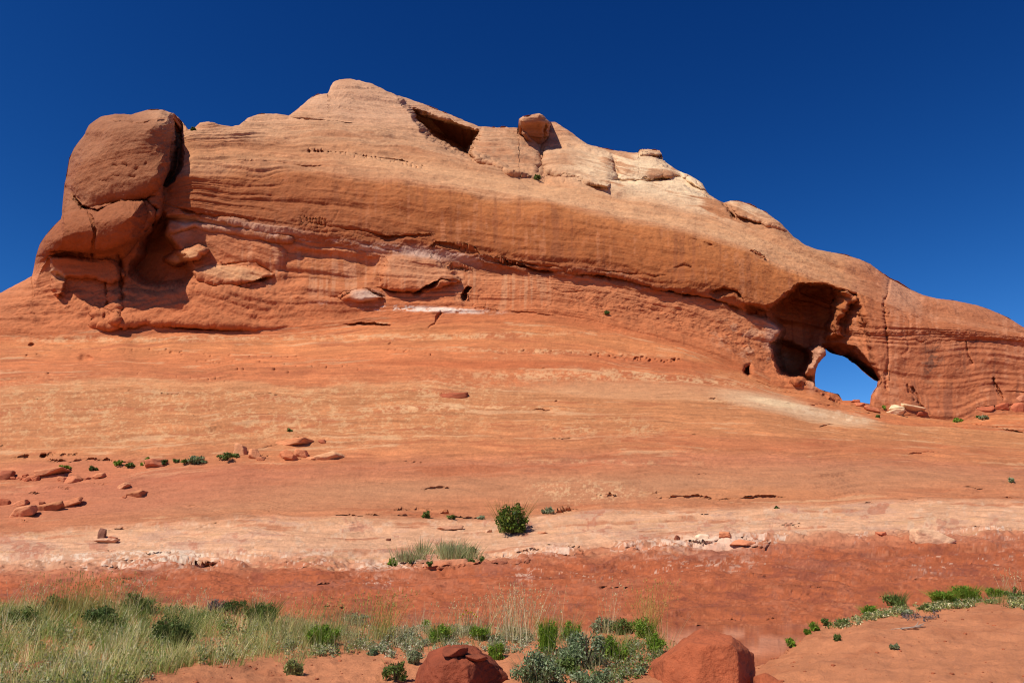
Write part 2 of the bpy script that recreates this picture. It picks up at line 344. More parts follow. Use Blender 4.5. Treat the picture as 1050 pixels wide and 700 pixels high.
# summit blocks and hollow
BL = [(404,96),(414,108),(424,122),(440,137),(470,152),(500,166),(548,187),(558,191),(600,188),(640,192),(690,190),(730,206),(760,190),(700,100),(560,80),(410,80)]
bulge(BL, -3.2, 5, 's')
bulge([(419,106),(440,114),(470,126),(496,135),(492,142),(488,150),(486,168),(468,160),(448,149),(430,137),(421,122)], lambda x, y: -(2.0+.31*np.clip(y-106, 0, 60)), 8, 's')
bulge([(496,132),(520,130),(540,137),(552,155),(556,172),(552,186),(520,178),(486,164),(486,150)], 2.2, 14)
bulge([(560,152),(600,149),(626,156),(632,180),(624,193),(590,187),(562,180),(556,165)], 2.2, 12)
ledge([(554,188),(562,183),(580,181),(600,187),(620,194)], 6, 1.6)
bulge([(545,172),(556,168),(554,180),(548,186)], -1.5, 4, 's')
bulge([(529,116),(545,114),(562,115),(566,128),(559,144),(551,156),(543,147),(536,138),(531,130)], lambda x, y: 11.5-11.5*np.clip((y-118)/31, 0, 1), 2.5)
groove([(560,128),(556,146),(552,162),(556,172)], 1.5, .8)
bulge([(654,152),(678,152),(680,160),(668,160),(656,159)], 1.3, 2.5)
ledge([(655,158),(668,159),(679,161)], 2.5, .8)
bulge([(698,175),(712,180),(724,190),(726,198),(712,190),(700,182)], 1.4, 3)
bulge([(631,157),(655,156),(680,164),(698,180),(660,186),(634,184)], 1.6, 14)
ledge([(655,180),(668,186),(682,183),(700,180)], 2, .5); ledge([(628,186),(650,185),(668,187)], 1.5, .3)
ledge([(700,179),(712,185),(722,195)], 5, 1.2)
groove([(740,206),(748,216),(753,222)], 1.2, 1.0); ledge([(754,222),(768,225),(785,231),(806,238)], 4, .9)
bulge([(746,206),(770,208),(800,230),(806,238),(780,230),(756,222)], 1.0, 7)
ledge([(640,204),(680,209),(720,220),(755,232)], 2, .25); ledge([(886,264),(900,276)], 3, .8)
# arch and vault
amp = lambda x, y: -np.interp(x, [764, 785, 800, 830, 862, 885, 905], [1.2, 4.2, 7.6, 7.6, 3.8, 1.5, .4])
bulge([(758,312),(768,308),(784,314),(795,308),(806,299),(820,290),(840,290),(860,294),(880,300),(892,330),(900,366),(906,389),(900,400),(896,416),(860,416),(836,401),(813,391),(800,384),(792,368),(789,350),(797,338),(786,329),(765,323)], amp, 9, 's')
bulge([(850,296),(868,298),(880,306),(870,318),(862,330),(866,345),(846,350),(842,346),(850,318)], 2.2, 9)
bulge([(792,348),(800,345),(814,349),(831,358),(829,372),(822,384),(812,388),(803,383),(793,366)], -2.4, 6, 's')
bulge([(829,356),(838,354),(850,358),(845,368),(839,377),(838,398),(812,392),(822,383),(828,370)], lambda x, y: 6.2*(1-.85*sst(y, 376, 396)), 6)
ROOF = [(842,352),(861,351),(876,354),(887,363),(896,376),(903,389),(901,393),(896,391),(890,386),(878,376),(869,369),(856,365),(844,360)]
m = reg(ROOF, 3)
dr = sdf(PX[m], PY[m], ROOF); dh = -sdf(PX[m], PY[m], HOLE)
f = np.clip(dr/3., 0, 1)*(1-.6*np.clip(dh/10, 0, 1)); Y[m] += 8.0*f*f
bulge([(761,376),(770,373),(772,380),(768,386),(763,383)], -1.6, 3, 's')
bulge([(770,378),(786,382),(806,394),(828,404),(800,401),(780,392),(768,386)], .22, 4)
ledge([(768,388),(790,396),(812,403)], 2.5, .25)
bulge([(849,402),(858,404),(864,411),(850,409),(842,403)], .5, 2.5)
ledge([(868,345),(900,348),(934,350),(970,349),(1010,348),(1050,350)], 2, .2)
ledge([(932,349),(944,351),(950,349)], 3, .5)
groove([(1018,388),(1024,400),(1028,410)], .9, .5); groove([(930,395),(938,410)], 1., .3); groove([(912,288),(906,320),(911,360),(908,400)], 1.3, .35)
groove([(935,398),(946,418)], 1.2, .4); groove([(990,350),(996,372)], .8, .3)
LK = .62
# hummock
bulge([(398,580),(408,568),(430,560),(460,559),(482,565),(500,573),(492,581),(440,586),(410,585)], .9, 8, 's')
bulge([(552,564),(570,558),(592,560),(600,566),(575,569)], .35, 4); bulge([(755,558),(775,551),(792,554),(786,561)], .4, 3); bulge([(490,575),(510,566),(535,567),(545,576),(515,580)], .4, 5)
for pts, dr, dp in [
  ([(448,403),(456,405),(470,405),(476,402)], 4, .8), ([(545,421),(553,420),(567,422)], 2.2, .6), ([(424,434),(436,433),(446,435)], 2, .5), ([(376,444),(383,443)], 1.5, .3),
  ([(663,506),(690,509),(716,508),(738,511),(760,510),(790,508),(818,510)], 3, .5), ([(560,525),(590,519),(597,520)], 2.5, .6), ([(365,526),(395,528),(430,527),(470,524),(482,523)], 2.5, .6),
  ([(396,522),(420,520),(446,520),(480,523)], 1.5, .4), ([(455,529),(480,530),(500,529)], 2, .4), ([(425,535),(445,533),(452,535)], 2, .3),
  ([(265,461),(285,457),(300,452),(316,448)], 4, .9), ([(0,470),(30,466),(60,472),(90,470),(130,473),(158,468)], 4, .5), ([(60,474),(100,470),(130,471)], 2.5, .4),
  ([(200,540),(218,537),(230,535)], 1.6, .4), ([(108,543),(122,541),(140,539)], 1.6, .3), ([(60,546),(76,545)], 2, .3),
  ([(782,470),(800,469),(817,470)], 1.8, .5), ([(925,465),(950,464),(962,465)], 1.6, .3), ([(840,437),(850,435),(858,436)], 2.5, .5),
  ([(100,420),(170,424),(220,428)], 2, .2), ([(0,455),(40,452),(100,455)], 2, .2), ([(300,412),(340,410),(380,414)], 2, .15),
  ([(180,582),(200,579),(228,577),(236,578)], 3, .5), ([(80,583),(110,581),(130,583)], 2, .4), ([(0,590),(40,590),(76,585)], 3, .35),
  ([(680,556),(700,552),(722,556),(752,553),(790,556)], 3, .45), ([(762,557),(774,554),(790,554)], 5, .6), ([(520,568),(545,562),(560,563)], 3, .35), ([(556,560),(580,557),(600,562)], 4, .4), ([(640,556),(676,552)], 2, .3), ([(690,546),(694,550)], 3, .6),
  ([(900,549),(912,547),(930,551)], 4, .4), ([(820,551),(846,549)], 2, .3), ([(980,546),(1000,545),(1020,547)], 2, .3),
  ([(30,430),(60,426)], 1.5, .2), ([(0,457),(6,455)], 2, .4), ([(14,521),(34,526),(62,516),(76,510)], 2, .4),
  ([(985,434),(1005,436),(1022,438),(1040,442),(1056,445)], 5, 1.0), ([(968,436),(980,437),(996,439)], 2.5, .6), ([(1002,420),(1016,417),(1034,416),(1054,412)], 5, 1.2),
  ([(945,431),(962,434),(980,433)], 2, .4), ([(868,416),(880,421),(896,424)], 3, .7), ([(884,428),(905,431),(915,433)], 2, .4), ([(450,312),(520,318),(590,326)], 2, .2), ([(560,296),(580,300),(600,298)], 2, .3)]:
    ledge(pts, dr, dp)
for q in range(240):      # short natural seams all over the slope
    x0 = RS.uniform(-20, 1050); y0 = RS.uniform(360, 640) if q < 110 else RS.uniform(560, 660); L_ = RS.uniform(8, 46)
    ledge([(x0, y0), (x0+L_*.5, y0+RS.uniform(-1.5, 1.5)), (x0+L_, y0+RS.uniform(-1, 2.5))], RS.uniform(1, 2.2), RS.uniform(.08, .42))
# solution pits in rows
pits = []
for (x0, y0, x1, y1, n) in [(60,357,350,369,26),(120,356,200,362,8),(200,368,346,378,16),(140,384,240,392,14),(40,465,100,466,9),(395,358,450,364,12),(600,363,700,370,30),(610,366,690,371,26),(345,374,365,378,6),(500,358,620,365,12),(560,410,580,412,3),(28,363,36,364,2)]:
    for _ in range(n):
        u = RS.rand(); pits.append((x0+(x1-x0)*u+RS.uniform(-3, 3), y0+(y1-y0)*u+RS.uniform(-1.5, 1.5), RS.uniform(.45, 1.0)))
pits += [(282,379.5,1.6),(250,379.5,1.3),(244,379.2,1.2),(296,382.5,1.2),(86,366,3.0),(91,366.5,2.2),(32,353,1.5),(50,383.5,1.6),(44,467,1.6),(65,466.5,1.6),(400,352,1.),(27,468,1.4),(45,467,1.5)]
for (x0, y0, r0) in pits:
    m = (abs(PX-x0) < 4*r0) & (abs(PY-y0) < 3*r0); d = np.sqrt(((PX[m]-x0)/1.3)**2+(PY[m]-y0)**2); Y[m] += .3*np.clip(r0, .4, 1.6)*np.exp(-(d/r0)**2)
# round the skyline away from the viewer
dsk = np.full(PX.shape, 99.); m = (PY < sky_py[None]+26) & (PX > -120) & (PX < 1200)
dsk[m] = seg_dist(PX[m], PY[m], [p for p in SKY if -130 < p[0] < 1210])
wd = np.where(PX < 190, 20., 9.); t = np.clip(dsk/wd, 0, 1)
Y += np.where(PX < 190, 3.2, 1.8)*(1-np.sqrt(np.clip(1-(1-t)**2, 0, 1)))
BASE = P(PX, PY, Y)
def grid_normals(G):
    du = np.empty_like(G); dv = np.empty_like(G)
    du[:, 1:-1] = G[:, 2:]-G[:, :-2]; du[:, 0] = G[:, 1]-G[:, 0]; du[:, -1] = G[:, -1]-G[:, -2]
    dv[1:-1] = G[2:]-G[:-2]; dv[0] = G[1]-G[0]; dv[-1] = G[-1]-G[-2]
    n = np.cross(du, dv); n /= np.linalg.norm(n, axis=-1, keepdims=True)+1e-9
    return n
# smooth reference positions for the direction of displacement
NRM = grid_normals(BASE)
# ---- weathering relief
cliff = sst(PY, CY[6][None]+4, CY[6][None]-6)          # 1 on the cliff, 0 on the slope
wall = cliff*sst(PY, CY[9][None]-14, CY[9][None]+6)    # steep walls
lowred = sst(S, 566, 584)
U = PX*.012
warp = n2(U*.7, S*.012, 3, .5, 1)*9
pilm = sst(PX, 200, 178)*sst(PY, 300, 270)*cliff
str1 = n2(U*.35, (S+warp)*.11, 3, .55, 21); str2 = n2(U*.9, (S+warp)*.33, 3, .6, 22)
disp = .30*fbm(BASE*.12, 3, .5, 31)*(.25+.75*cliff)
disp *= (1-.68*sst(PX,850,900)*cliff)*(1-.8*pilm)
disp += .16*fbm(BASE*.45, 4, .55, 32)*(.22+.6*cliff)
disp += (.07+.02*cliff)*np.clip(str1*2.2, -1, 1)
disp += .04*str2
rg = 1-abs(fbm(BASE*np.array([.35, .35, .22]), 4, .55, 33)); disp -= .26*wall*np.clip(rg-.9, 0, 1)*5*.45*sst(fbm(BASE*.11, 2, .5, 77), -.1, .5)
chip = fbm(BASE*np.array([.8, .8, 1.1]), 4, .6, 34); disp += .05*cliff*np.round(chip*3)/3*sst(fbm(BASE*.16, 3, .5, 78), -.2, .5)
rz = cliff*np.exp(-(((S-305)/22)**2))*sst(PX, 520, 620)*(1-sst(PX, 800, 840))+cliff*np.exp(-(((S-318)/20)**2))*(1-sst(PX, 280, 380))*.8+wall*np.exp(-((S-266)/11.)**2)
chip2 = fbm(BASE*np.array([1.0, 1.0, 1.7]), 4, .62, 79); disp += .13*rz*np.round(chip2*3.5)/3.5
sl_ = n2(U*1.6, (S+warp*.6)*.9, 3, .6, 80); disp += .022*(1-cliff)*np.clip(sl_*2, -1, 1)
q1 = n2(U*.5, (S+warp*.8)*.16, 2, .5, 95); disp += np.where(cliff > .5, .09*(1-.5*wall)*(1-.75*sst(PX, 840, 880))*np.tanh(q1/.05), .03*np.tanh(q1/.12))*sst(fbm(BASE*.05, 2, .5, 99), -.3, .3)*(1-.95*pilm)
disp += .022*fbm(BASE*2.2, 4, .6, 35)*(1+.3*cliff)
topz = cliff*sst(S, 205, 190)*(1-.75*pilm); disp += .10*topz*np.clip(n2(U*.6, (S+warp)*.22, 3, .6, 81)*2, -1, 1)
disp += lowred*(.03*np.clip(fbm(BASE*np.array([2.2,2.2,3.]), 4, .7, 97), -1, .6)+.06*fbm(BASE*1.1, 4, .6, 36)+.05*np.clip(n2(PX*.02, S*.12, 4, .6, 37)*2, -1, 1))
# knobbly crust at the toe of the pale ledge
toe = np.exp(-((S-570)/9)**2); disp += toe*.16*np.clip(fbm(BASE*np.array([.9, .9, 2.2]), 4, .6, 38)*1.6, -1, 1)
rough_l = np.exp(-(((PX-95)/45)**2+((PY-312)/22)**2)); disp += .22*rough_l*fbm(BASE*1.1, 3, .6, 39)
disp = disp*(1-.72*pilm)+pilm*(.30*fbm(BASE*.22+5, 2, .5, 131)+.07*fbm(BASE*.9, 4, .6, 132))
fade = np.minimum(1, np.clip(dsk/3, .15, 1)); hm = np.ones_like(PX)
m = (abs(PX-868) < 45) & (abs(PY-386) < 40); hm[m] = np.clip(abs(sdf(PX[m], PY[m], HOLE))/2.5, 0, 1)
disp *= fade*hm*np.clip(Y/30, .3, 1)
G = BASE+NRM*disp[..., None]

# ---- rock colours (albedo, plus shade painted on the cap rock)
K = .80
def A(*c): return srgb(*c)*K*np.array([1.02, 1.04, .98])
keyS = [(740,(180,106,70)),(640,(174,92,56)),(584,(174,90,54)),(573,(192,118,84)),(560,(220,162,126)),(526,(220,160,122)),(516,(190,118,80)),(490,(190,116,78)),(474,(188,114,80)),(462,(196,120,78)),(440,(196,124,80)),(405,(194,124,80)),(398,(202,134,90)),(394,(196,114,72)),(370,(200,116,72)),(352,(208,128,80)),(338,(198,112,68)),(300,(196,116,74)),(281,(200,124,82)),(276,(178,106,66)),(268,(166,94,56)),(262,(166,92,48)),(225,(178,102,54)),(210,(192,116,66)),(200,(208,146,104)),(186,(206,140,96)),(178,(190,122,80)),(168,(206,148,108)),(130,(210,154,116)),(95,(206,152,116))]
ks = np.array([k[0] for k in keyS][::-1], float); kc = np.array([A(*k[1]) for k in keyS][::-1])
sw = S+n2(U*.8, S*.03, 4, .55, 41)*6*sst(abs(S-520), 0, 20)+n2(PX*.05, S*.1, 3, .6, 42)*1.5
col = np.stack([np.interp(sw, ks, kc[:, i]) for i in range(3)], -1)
def blend(mask, c, amt=1.):
    global col
    mm = np.clip(mask*amt, 0, 1)[..., None]; col = col*(1-mm)+np.asarray(c)*mm
def ell(x0, y0, rx, ry, rot=0, soft=.5):
    c, s = math.cos(R(rot)), math.sin(R(rot)); dx, dy = PX-x0, PY-y0
    q = np.sqrt(((dx*c+dy*s)/rx)**2+((-dx*s+dy*c)/ry)**2); return 1-sst(q, 1-soft, 1+soft)
nzA = n2(PX*.03, PY*.05, 4, .6, 43); nzB = n2(PX*.11, PY*.16, 4, .65, 44); nzH = n2(PX*.018, (S+warp)*.45, 4, .65, 45); nzV = n2(PX*.16, PY*.012, 3, .6, 46); nzF = n2(PX*.33, PY*.75, 4, .7, 93); nzL = n2(PX*.02, (S+warp*.6)*1.0, 3, .65, 94)
col *= (1+.11*np.clip(nzH*1.5, -1, 1)*(.5+.5*(1-wall)))[..., None]
col *= (1+.08*nzA)[..., None]*(1+.09*np.clip(nzL*1.5, -1, 1)*(1-wall))[..., None]*(1+.10*nzF)[..., None]
slope = (1-cliff)
ln1 = n2(U*.5, (S+warp*.8)*.16, 2, .5, 95); ln2 = n2(U*.6, (S+warp*.5)*.42, 2, .5, 96)
lnm = np.exp(-(ln1/.03)**2)*sst(nzA, -.3, .3)+.7*np.exp(-(ln2/.05)**2)*sst(nzB, -.1, .5)
col *= (1-.20*np.clip(lnm, 0, 1)*(1-.5*wall))[..., None]
pale = A(218, 168, 126)
# thin pale strata streaks on the slope
stk = n2(PX*.010, (S+warp*.6)*.28, 4, .7, 47)
blend(sst(stk, .38, .62)*slope*(1-lowred)*sst(abs(S-490), 8, 28), A(214, 158, 116), .7)
stk2 = n2(PX*.012, (S+warp*.5)*.21, 4, .65, 48); blend(sst(stk2, .36, .62)*slope*(1-lowred), A(178, 98, 62), .6)
blend(sst(stk2, .30, .6)*cliff*(S < 210), A(186, 116, 76), .5)
# pale patches of the tan cross-bed
tanz = ell(70,425,150,34,0,.5)+ell(330,430,170,26,0,.5)+ell(430,402,120,14,0,.6)+ell(300,405,40,6)+ell(620,440,60,14)+ell(220,410,60,10)
blend(np.clip(tanz, 0, 1)*sst(nzB+.5*nzH+1.1*nzF, -.1, .9), A(214, 162, 116), .65)
for a in [(600,385,130,5,1),(560,361,120,2.6,1.5),(420,345,180,3,-1),(700,388,90,2.5,6),(130,348,130,3,0),(760,413,60,2,5),(480,419,120,3,0)]:
    blend(ell(a[0],a[1],a[2],a[3],a[4],.6)*sst(nzB+.8*nzF, -.3, .7), A(224, 170, 124), .7)
blend(ell(660,400,110,9,2,.4), A(206, 144, 102), .8); blend(ell(785,412,50,9,10,.4)+ell(850,427,45,7,8,.4), A(214, 166, 128), .8)
blend(ell(795,413,28,3,10,.5), A(236, 196, 154), .8); blend(ell(850,424,42,5,9,.5)*sst(nzB, -.2, .3), A(230, 190, 154), .6)
blend(ell(600,393,100,3,1,.6)*sst(nzB,-.2,.4), A(170,120,86), .35)
blend(ell(690,372,90,4,5,.5)+ell(520,374,150,3,1,.5), A(188, 98, 58), .6)
blend(ell(560,500,190,12,0,.5)+ell(840,490,190,14,0,.5)+ell(250,510,180,16,-2,.5), A(188, 128, 92), .6)
blend(ell(600,503,60,10,0,.6)*sst(nzB*.6+nzA*.4+1.2*nzF,.1,.9), A(222,172,128), .7); blend(ell(770,505,90,6,0,.4), A(204,130,86), .5)
blend(ell(130,505,160,22,-6,.6)+ell(60,480,90,10,-4,.6), A(190, 108, 78), .55)
blend(ell(800,455,260,6,2,.6), A(188,102,66), .4); blend(ell(620,474,90,3,0,.6)*sst(nzB,0,.4), A(222,165,120), .5)
# pale ledge: grey varnish and white crusts
pl = sst(S, 516, 524)*(1-sst(S, 562, 572))
blend(pl*sst(nzA+nzH, .1, .7), A(186, 140, 118), .6); blend(pl*sst(nzB, .1, .6), A(220, 178, 148), .5); blend(pl*sst(nzB+nzA, .5, .8), A(182, 96, 64), .5)
wh = .8*n2(PX*.16, PY*.5, 5, .75, 49)+.35*nzF+.9*n2(PX*.014, PY*.01, 2, .5, 50)+.35*(ell(735,555,80,30)+ell(590,560,40,20)+.5*ell(160,575,130,20))-.2
crust = np.exp(-((S-569-3*nzA)/8.0)**2)
blend(crust*sst(wh, .34, .56), A(246, 214, 190), .6)
blend(np.exp(-((S-592)/8.)**2)*sst(wh, .6, .7), A(236, 200, 176), .6)
blend(ell(165,571,150,6,-1,.5)*sst(wh, .1, .4), A(236, 208, 184), .6)
blend(lowred*sst(nzA+nzB, .35, .8), A(178, 104, 74), .5); blend(lowred*sst(-nzA-.6*nzH, .4, .9), A(142, 72, 52), .6)
blend(lowred*sst(nzL+nzF, .5, 1.0), A(138, 72, 50), .6); blend(lowred*sst(fbm(BASE*.5, 4, .6, 98)+.5*nzF, .35, .7), A(150, 86, 66), .55); blend(lowred*sst(nzF-nzL, .6, 1.2), A(214, 132, 92), .4)
blend(sst(PY,632,648)*ell(760,655,140,14,-3,.6)*sst(nzH,-.4,.3), A(206,140,110), .7)
# cliff varnish, streaks, pale summit, painted shade of the cap rock
blend(wall*(S > 280)*sst(nzV, .15, .5)*ell(350,275,130,30,0,.5), A(214, 150, 112), .6)
blend(wall*(S > 280)*sst(nzV, .15, .5)*ell(520,295,50,22,0,.6), A(210, 148, 108), .6)
blend(ell(350,278,50,18,4,.4)*(S > 279)*sst(nzH,-.6,.4), A(176,104,58), .5); blend(ell(426,276,34,13,8,.4), A(206,140,100), .7)
blend(ell(420,316,80,3,2,.5)*sst(wh, -.2, .25), A(240, 214, 196), .9); blend(ell(376,303,14,5,0,.5), A(222, 186, 164), .8)
blend(np.exp(-((S-273)/4)**2)*ell(330,248,160,26,8,.4)*sst(wh, -.5, .2), A(206, 170, 152), .8)
blend(np.exp(-((S-271)/4.)**2)*ell(560,280,130,24,8,.4)*sst(wh, 0, .5), A(200, 156, 136), .6)
blend(ell(180,232,14,16,0,.5)+ell(235,232,70,5,5,.5), A(210, 164, 138), .6); blend(ell(238,280,34,7,6,.4)+ell(190,262,16,5,-20,.4), A(222, 162, 116), .8)
blend(ell(58,280,10,4,35,.4), A(226, 180, 144), .8)
blend(wall*sst(-nzV+.3*nzA, .25, .7)*(S < 262), A(140, 78, 50), .4)
blend(wall*sst(nzV+.5*nzB, .5, .9)*(S < 262), A(200, 128, 88), .4)
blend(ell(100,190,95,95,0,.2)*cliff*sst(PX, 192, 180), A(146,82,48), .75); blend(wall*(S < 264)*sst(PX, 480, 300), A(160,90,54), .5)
blend(cliff*(S < 205)*sst(nzL, .25, .7), A(168, 108, 72), .45); blend(cliff*(S < 262)*sst(nzF+.6*nzA, .55, 1.1), A(146, 86, 54), .35)
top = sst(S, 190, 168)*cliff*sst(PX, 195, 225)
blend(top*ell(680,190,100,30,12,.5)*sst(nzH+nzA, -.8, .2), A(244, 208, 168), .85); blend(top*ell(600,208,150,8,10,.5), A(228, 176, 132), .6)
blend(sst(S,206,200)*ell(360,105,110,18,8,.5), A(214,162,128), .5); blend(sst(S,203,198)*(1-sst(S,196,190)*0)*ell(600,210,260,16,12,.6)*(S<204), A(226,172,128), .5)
blend(ell(520,155,34,22,20,.5)*sst(nzB+nzA, -.2, .4), A(176, 132, 100), .6); blend(ell(600,172,30,14,10,.5)*sst(nzH, -.3, .4), A(172, 120, 88), .6)
blend(ell(547,134,15,15,0,.4)*(PY < 152)*(PY > 120), A(156, 94, 62), .7)  # shade of the overhanging cap rock face, painted in as darker brown
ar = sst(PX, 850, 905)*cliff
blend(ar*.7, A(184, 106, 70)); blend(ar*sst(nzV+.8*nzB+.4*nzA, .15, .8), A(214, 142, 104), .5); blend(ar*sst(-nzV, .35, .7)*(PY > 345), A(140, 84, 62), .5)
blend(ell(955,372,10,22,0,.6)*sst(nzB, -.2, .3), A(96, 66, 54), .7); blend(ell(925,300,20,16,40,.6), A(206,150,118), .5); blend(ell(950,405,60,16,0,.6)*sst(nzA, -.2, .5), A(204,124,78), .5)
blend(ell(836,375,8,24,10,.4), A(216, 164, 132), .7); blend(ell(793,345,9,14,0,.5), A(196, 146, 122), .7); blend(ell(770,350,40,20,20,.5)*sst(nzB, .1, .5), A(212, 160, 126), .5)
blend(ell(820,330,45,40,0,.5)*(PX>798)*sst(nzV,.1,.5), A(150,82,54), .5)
spk = RS.rand(*PX.shape); col = col*(1+.07*(spk-.5))[..., None]
col = np.clip(col, .01, .8)

# ---- meshes: slope, cliff parts, back
idx = np.arange(NR*NX).reshape(NR, NX)
quad = np.stack([idx[:-1, :-1], idx[:-1, 1:], idx[1:, 1:], idx[1:, :-1]], -1)      # (NR-1,NX-1,4)
cx = (PX[:-1, :-1]+PX[1:, 1:])/2; cy = (PY[:-1, :-1]+PY[1:, 1:])/2
keep = np.ones(cx.shape, bool); m = (abs(cx-868) < 40) & (abs(cy-386) < 35); keep[m] = sdf(cx[m], cy[m], HOLE) < 0.0
rowi = np.arange(NR-1)[:, None]+0*np.arange(NX-1)[None]
GN = grid_normals(G)
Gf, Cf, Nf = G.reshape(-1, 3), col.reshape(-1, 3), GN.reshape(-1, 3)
def part(name, mask, mat, parent=None, extra=None):
    f = quad[mask & keep]; u, inv = np.unique(f, return_inverse=True)
    V = Gf[u]; Fq = inv.reshape(-1, 4); cc = Cf[u]; nn = Nf[u]
    return mesh_obj(name, V, Fq, mat, parent, cc, True, nn)
is_slope = rowi < row_base
sl_o = part('slickrock_slope', is_slope, M_SLICK); tag(sl_o, kind='structure')
FORM = empty('rock_formation', (0, 66, 15))
tag(FORM, 'huge red sandstone fin with a natural arch, towering over the slope', 'rock formation')
bpy.context.view_layer.update()
def fpart(name, mask):
    o = part(name, mask, M_CLIFF, FORM); o.location = (0, -66, -15); return o
PIL = [(0,330),(20,100),(189,80),(189,128),(187,170),(170,195),(150,240),(133,275),(126,300),(124,345),(60,350),(-10,350),(-10,300)]
m_pil = inside(cx, cy, PIL) & (cx > 34) & ~is_slope
m_arch = (cx > 790) & (cx < 935) & ~is_slope & ~m_pil
m_wall = (rowi < row_brow) & ~is_slope & ~m_pil & ~m_arch
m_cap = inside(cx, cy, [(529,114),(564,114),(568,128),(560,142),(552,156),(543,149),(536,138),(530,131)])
m_dome = ~m_cap & (rowi >= row_brow) & ~m_pil & ~m_arch
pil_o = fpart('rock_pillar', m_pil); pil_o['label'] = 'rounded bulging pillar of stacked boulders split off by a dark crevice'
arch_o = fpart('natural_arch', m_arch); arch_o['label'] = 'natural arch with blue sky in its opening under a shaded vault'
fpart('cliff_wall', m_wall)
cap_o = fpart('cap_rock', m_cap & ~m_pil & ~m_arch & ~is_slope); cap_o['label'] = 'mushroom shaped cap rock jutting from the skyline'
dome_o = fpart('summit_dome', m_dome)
# back of the fin
top_r = G[-1]; nb = 44
t = np.linspace(0, 1, nb)[:, None]
thick = np.interp(px_cols, [-600, 0, 150, 350, 600, 800, 850, 1050, 1700], [14, 16, 20, 26, 26, 13, 11, 13, 14])[None]
ztop = top_r[None, :, 2]; zb = -2.0
a1 = np.clip(t/.25, 0, 1); a2 = np.clip((t-.25)/.75, 0, 1)
BY = top_r[None, :, 1]+thick*np.sin(a1*math.pi/2)+thick*.25*a2
BZ = ztop-(1-np.cos(a1*math.pi/2))*np.minimum(thick*.45, (ztop-zb)*.5)
zk = ztop-np.minimum(thick*.45, (ztop-zb)*.5)
BZ = np.where(t > .25, zk+(zb-zk)*a2**1.1, BZ)
BX = top_r[None, :, 0]*(1+.0*t)
BG = np.stack(np.broadcast_arrays(BX, BY, BZ), -1).copy()
bn = fbm(BG*.15, 4, .5, 51)*1.4; bn[0] = 0; bn[-1] = 0; BG[..., 1] += bn*np.clip(t*6, 0, 1)
bcol = np.broadcast_to(A(190, 116, 74), BG.shape)*(1+.15*fbm(BG*np.array([.1, .1, .8]), 3, .5, 52))[..., None]
bi = np.arange(nb*NX).reshape(nb, NX); bq = np.stack([bi[:-1, :-1], bi[:-1, 1:], bi[1:, 1:], bi[1:, :-1]], -1)
bpx, bpy_ = proj(BG); hb = np.zeros(BG.shape[:2], bool); mm = (abs(bpx-868) < 60) & (abs(bpy_-386) < 60)
hb[mm] = sdf(bpx[mm], bpy_[mm], HOLE) > -3
bad = hb[:-1, :-1] | hb[1:, :-1] | hb[:-1, 1:] | hb[1:, 1:]
f = bq[~bad]; o = mesh_obj('back_wall', BG.reshape(-1, 3), f.reshape(-1, 4), M_CLIFF, FORM, bcol.reshape(-1, 3)); o.location = (0, -66, -15)
# lining of the opening
ring = []
for i in range(len(HOLE)):
    a, b = np.array(HOLE[i]), np.array(HOLE[(i+1) % len(HOLE)]); n = max(2, int(np.hypot(*(b-a))/1.5))
    ring += [a+(b-a)*k/n for k in range(n)]
ring = np.array(ring)
def col_of(px): return np.clip(np.searchsorted(px_cols, px), 0, NX-1)
def at_grid(px, py):
    j = int(col_of(px)); i = int(np.argmin(abs(PY[:, j]-py))); return G[i, j], GN[i, j]
fr = np.array([at_grid(p[0], p[1])[0][1] for p in ring])
lay = []
for q in range(7):
    YY = fr+.0+(83-fr)*(q/6.)
    cpx, cpy = ring.mean(0); g = 1+.02*q
    lay.append(P(cpx+(ring[:, 0]-cpx)*g, cpy+(ring[:, 1]-cpy)*g, YY) if q else P(cpx+(ring[:, 0]-cpx)*1.01, cpy+(ring[:, 1]-cpy)*1.01, YY-.1))
LV = np.array(lay); nR = len(ring); li = np.arange(7*nR).reshape(7, nR); lj = np.roll(li, -1, 1)
lf = np.stack([li[:-1], lj[:-1], lj[1:], li[1:]], -1).reshape(-1, 4)
o = mesh_obj('arch_opening', LV.reshape(-1, 3), lf, M_CLIFF, FORM, np.broadcast_to(A(186, 110, 72), (7*nR, 3))); o.location = (0, -66, -15)

# ------------------------------------------------------------------ distant flat ground
gv = np.array([(-6000, -6000, -1.2), (6000, -6000, -1.2), (6000, 6000, -1.2), (-6000, 6000, -1.2)], float)
go = mesh_obj('ground', gv, np.array([[0, 1, 2, 3]]), M_SAND, None, np.broadcast_to(A(178, 104, 72), (4, 3)), False); tag(go, kind='structure')

# ------------------------------------------------------------------ sandy bank in front
bx = np.concatenate([np.arange(-500, -40, 12.), np.arange(-40, 1090, 1.6), np.arange(1090, 1600, 12.)])
crest = np.interp(bx, *tab([(-500,600),(-100,614),(0,621),(60,617),(130,618),(200,622),(260,632),(300,638),(400,643),(500,644),(600,646),(660,652),(690,660),(720,676),(745,690),(770,684),(800,668),(830,652),(860,640),(890,630),(930,624),(960,619),(1000,615),(1050,609),(1150,600),(1600,585)]))
cY = np.interp(bx, *tab([(-500,15),(0,15.5),(200,15),(400,14.4),(600,13.8),(680,12.8),(745,11.4),(800,12),(860,14),(1000,15.5),(1150,16),(1600,16)]))
crest = smooth_rows(crest[None], 15)[0]; cY = smooth_rows(cY[None], 31)[0]
nb1 = 110; tt = np.linspace(0, 1, nb1)[:, None]
fpy = 820+(crest[None]-820)*tt
Y0 = 5.6
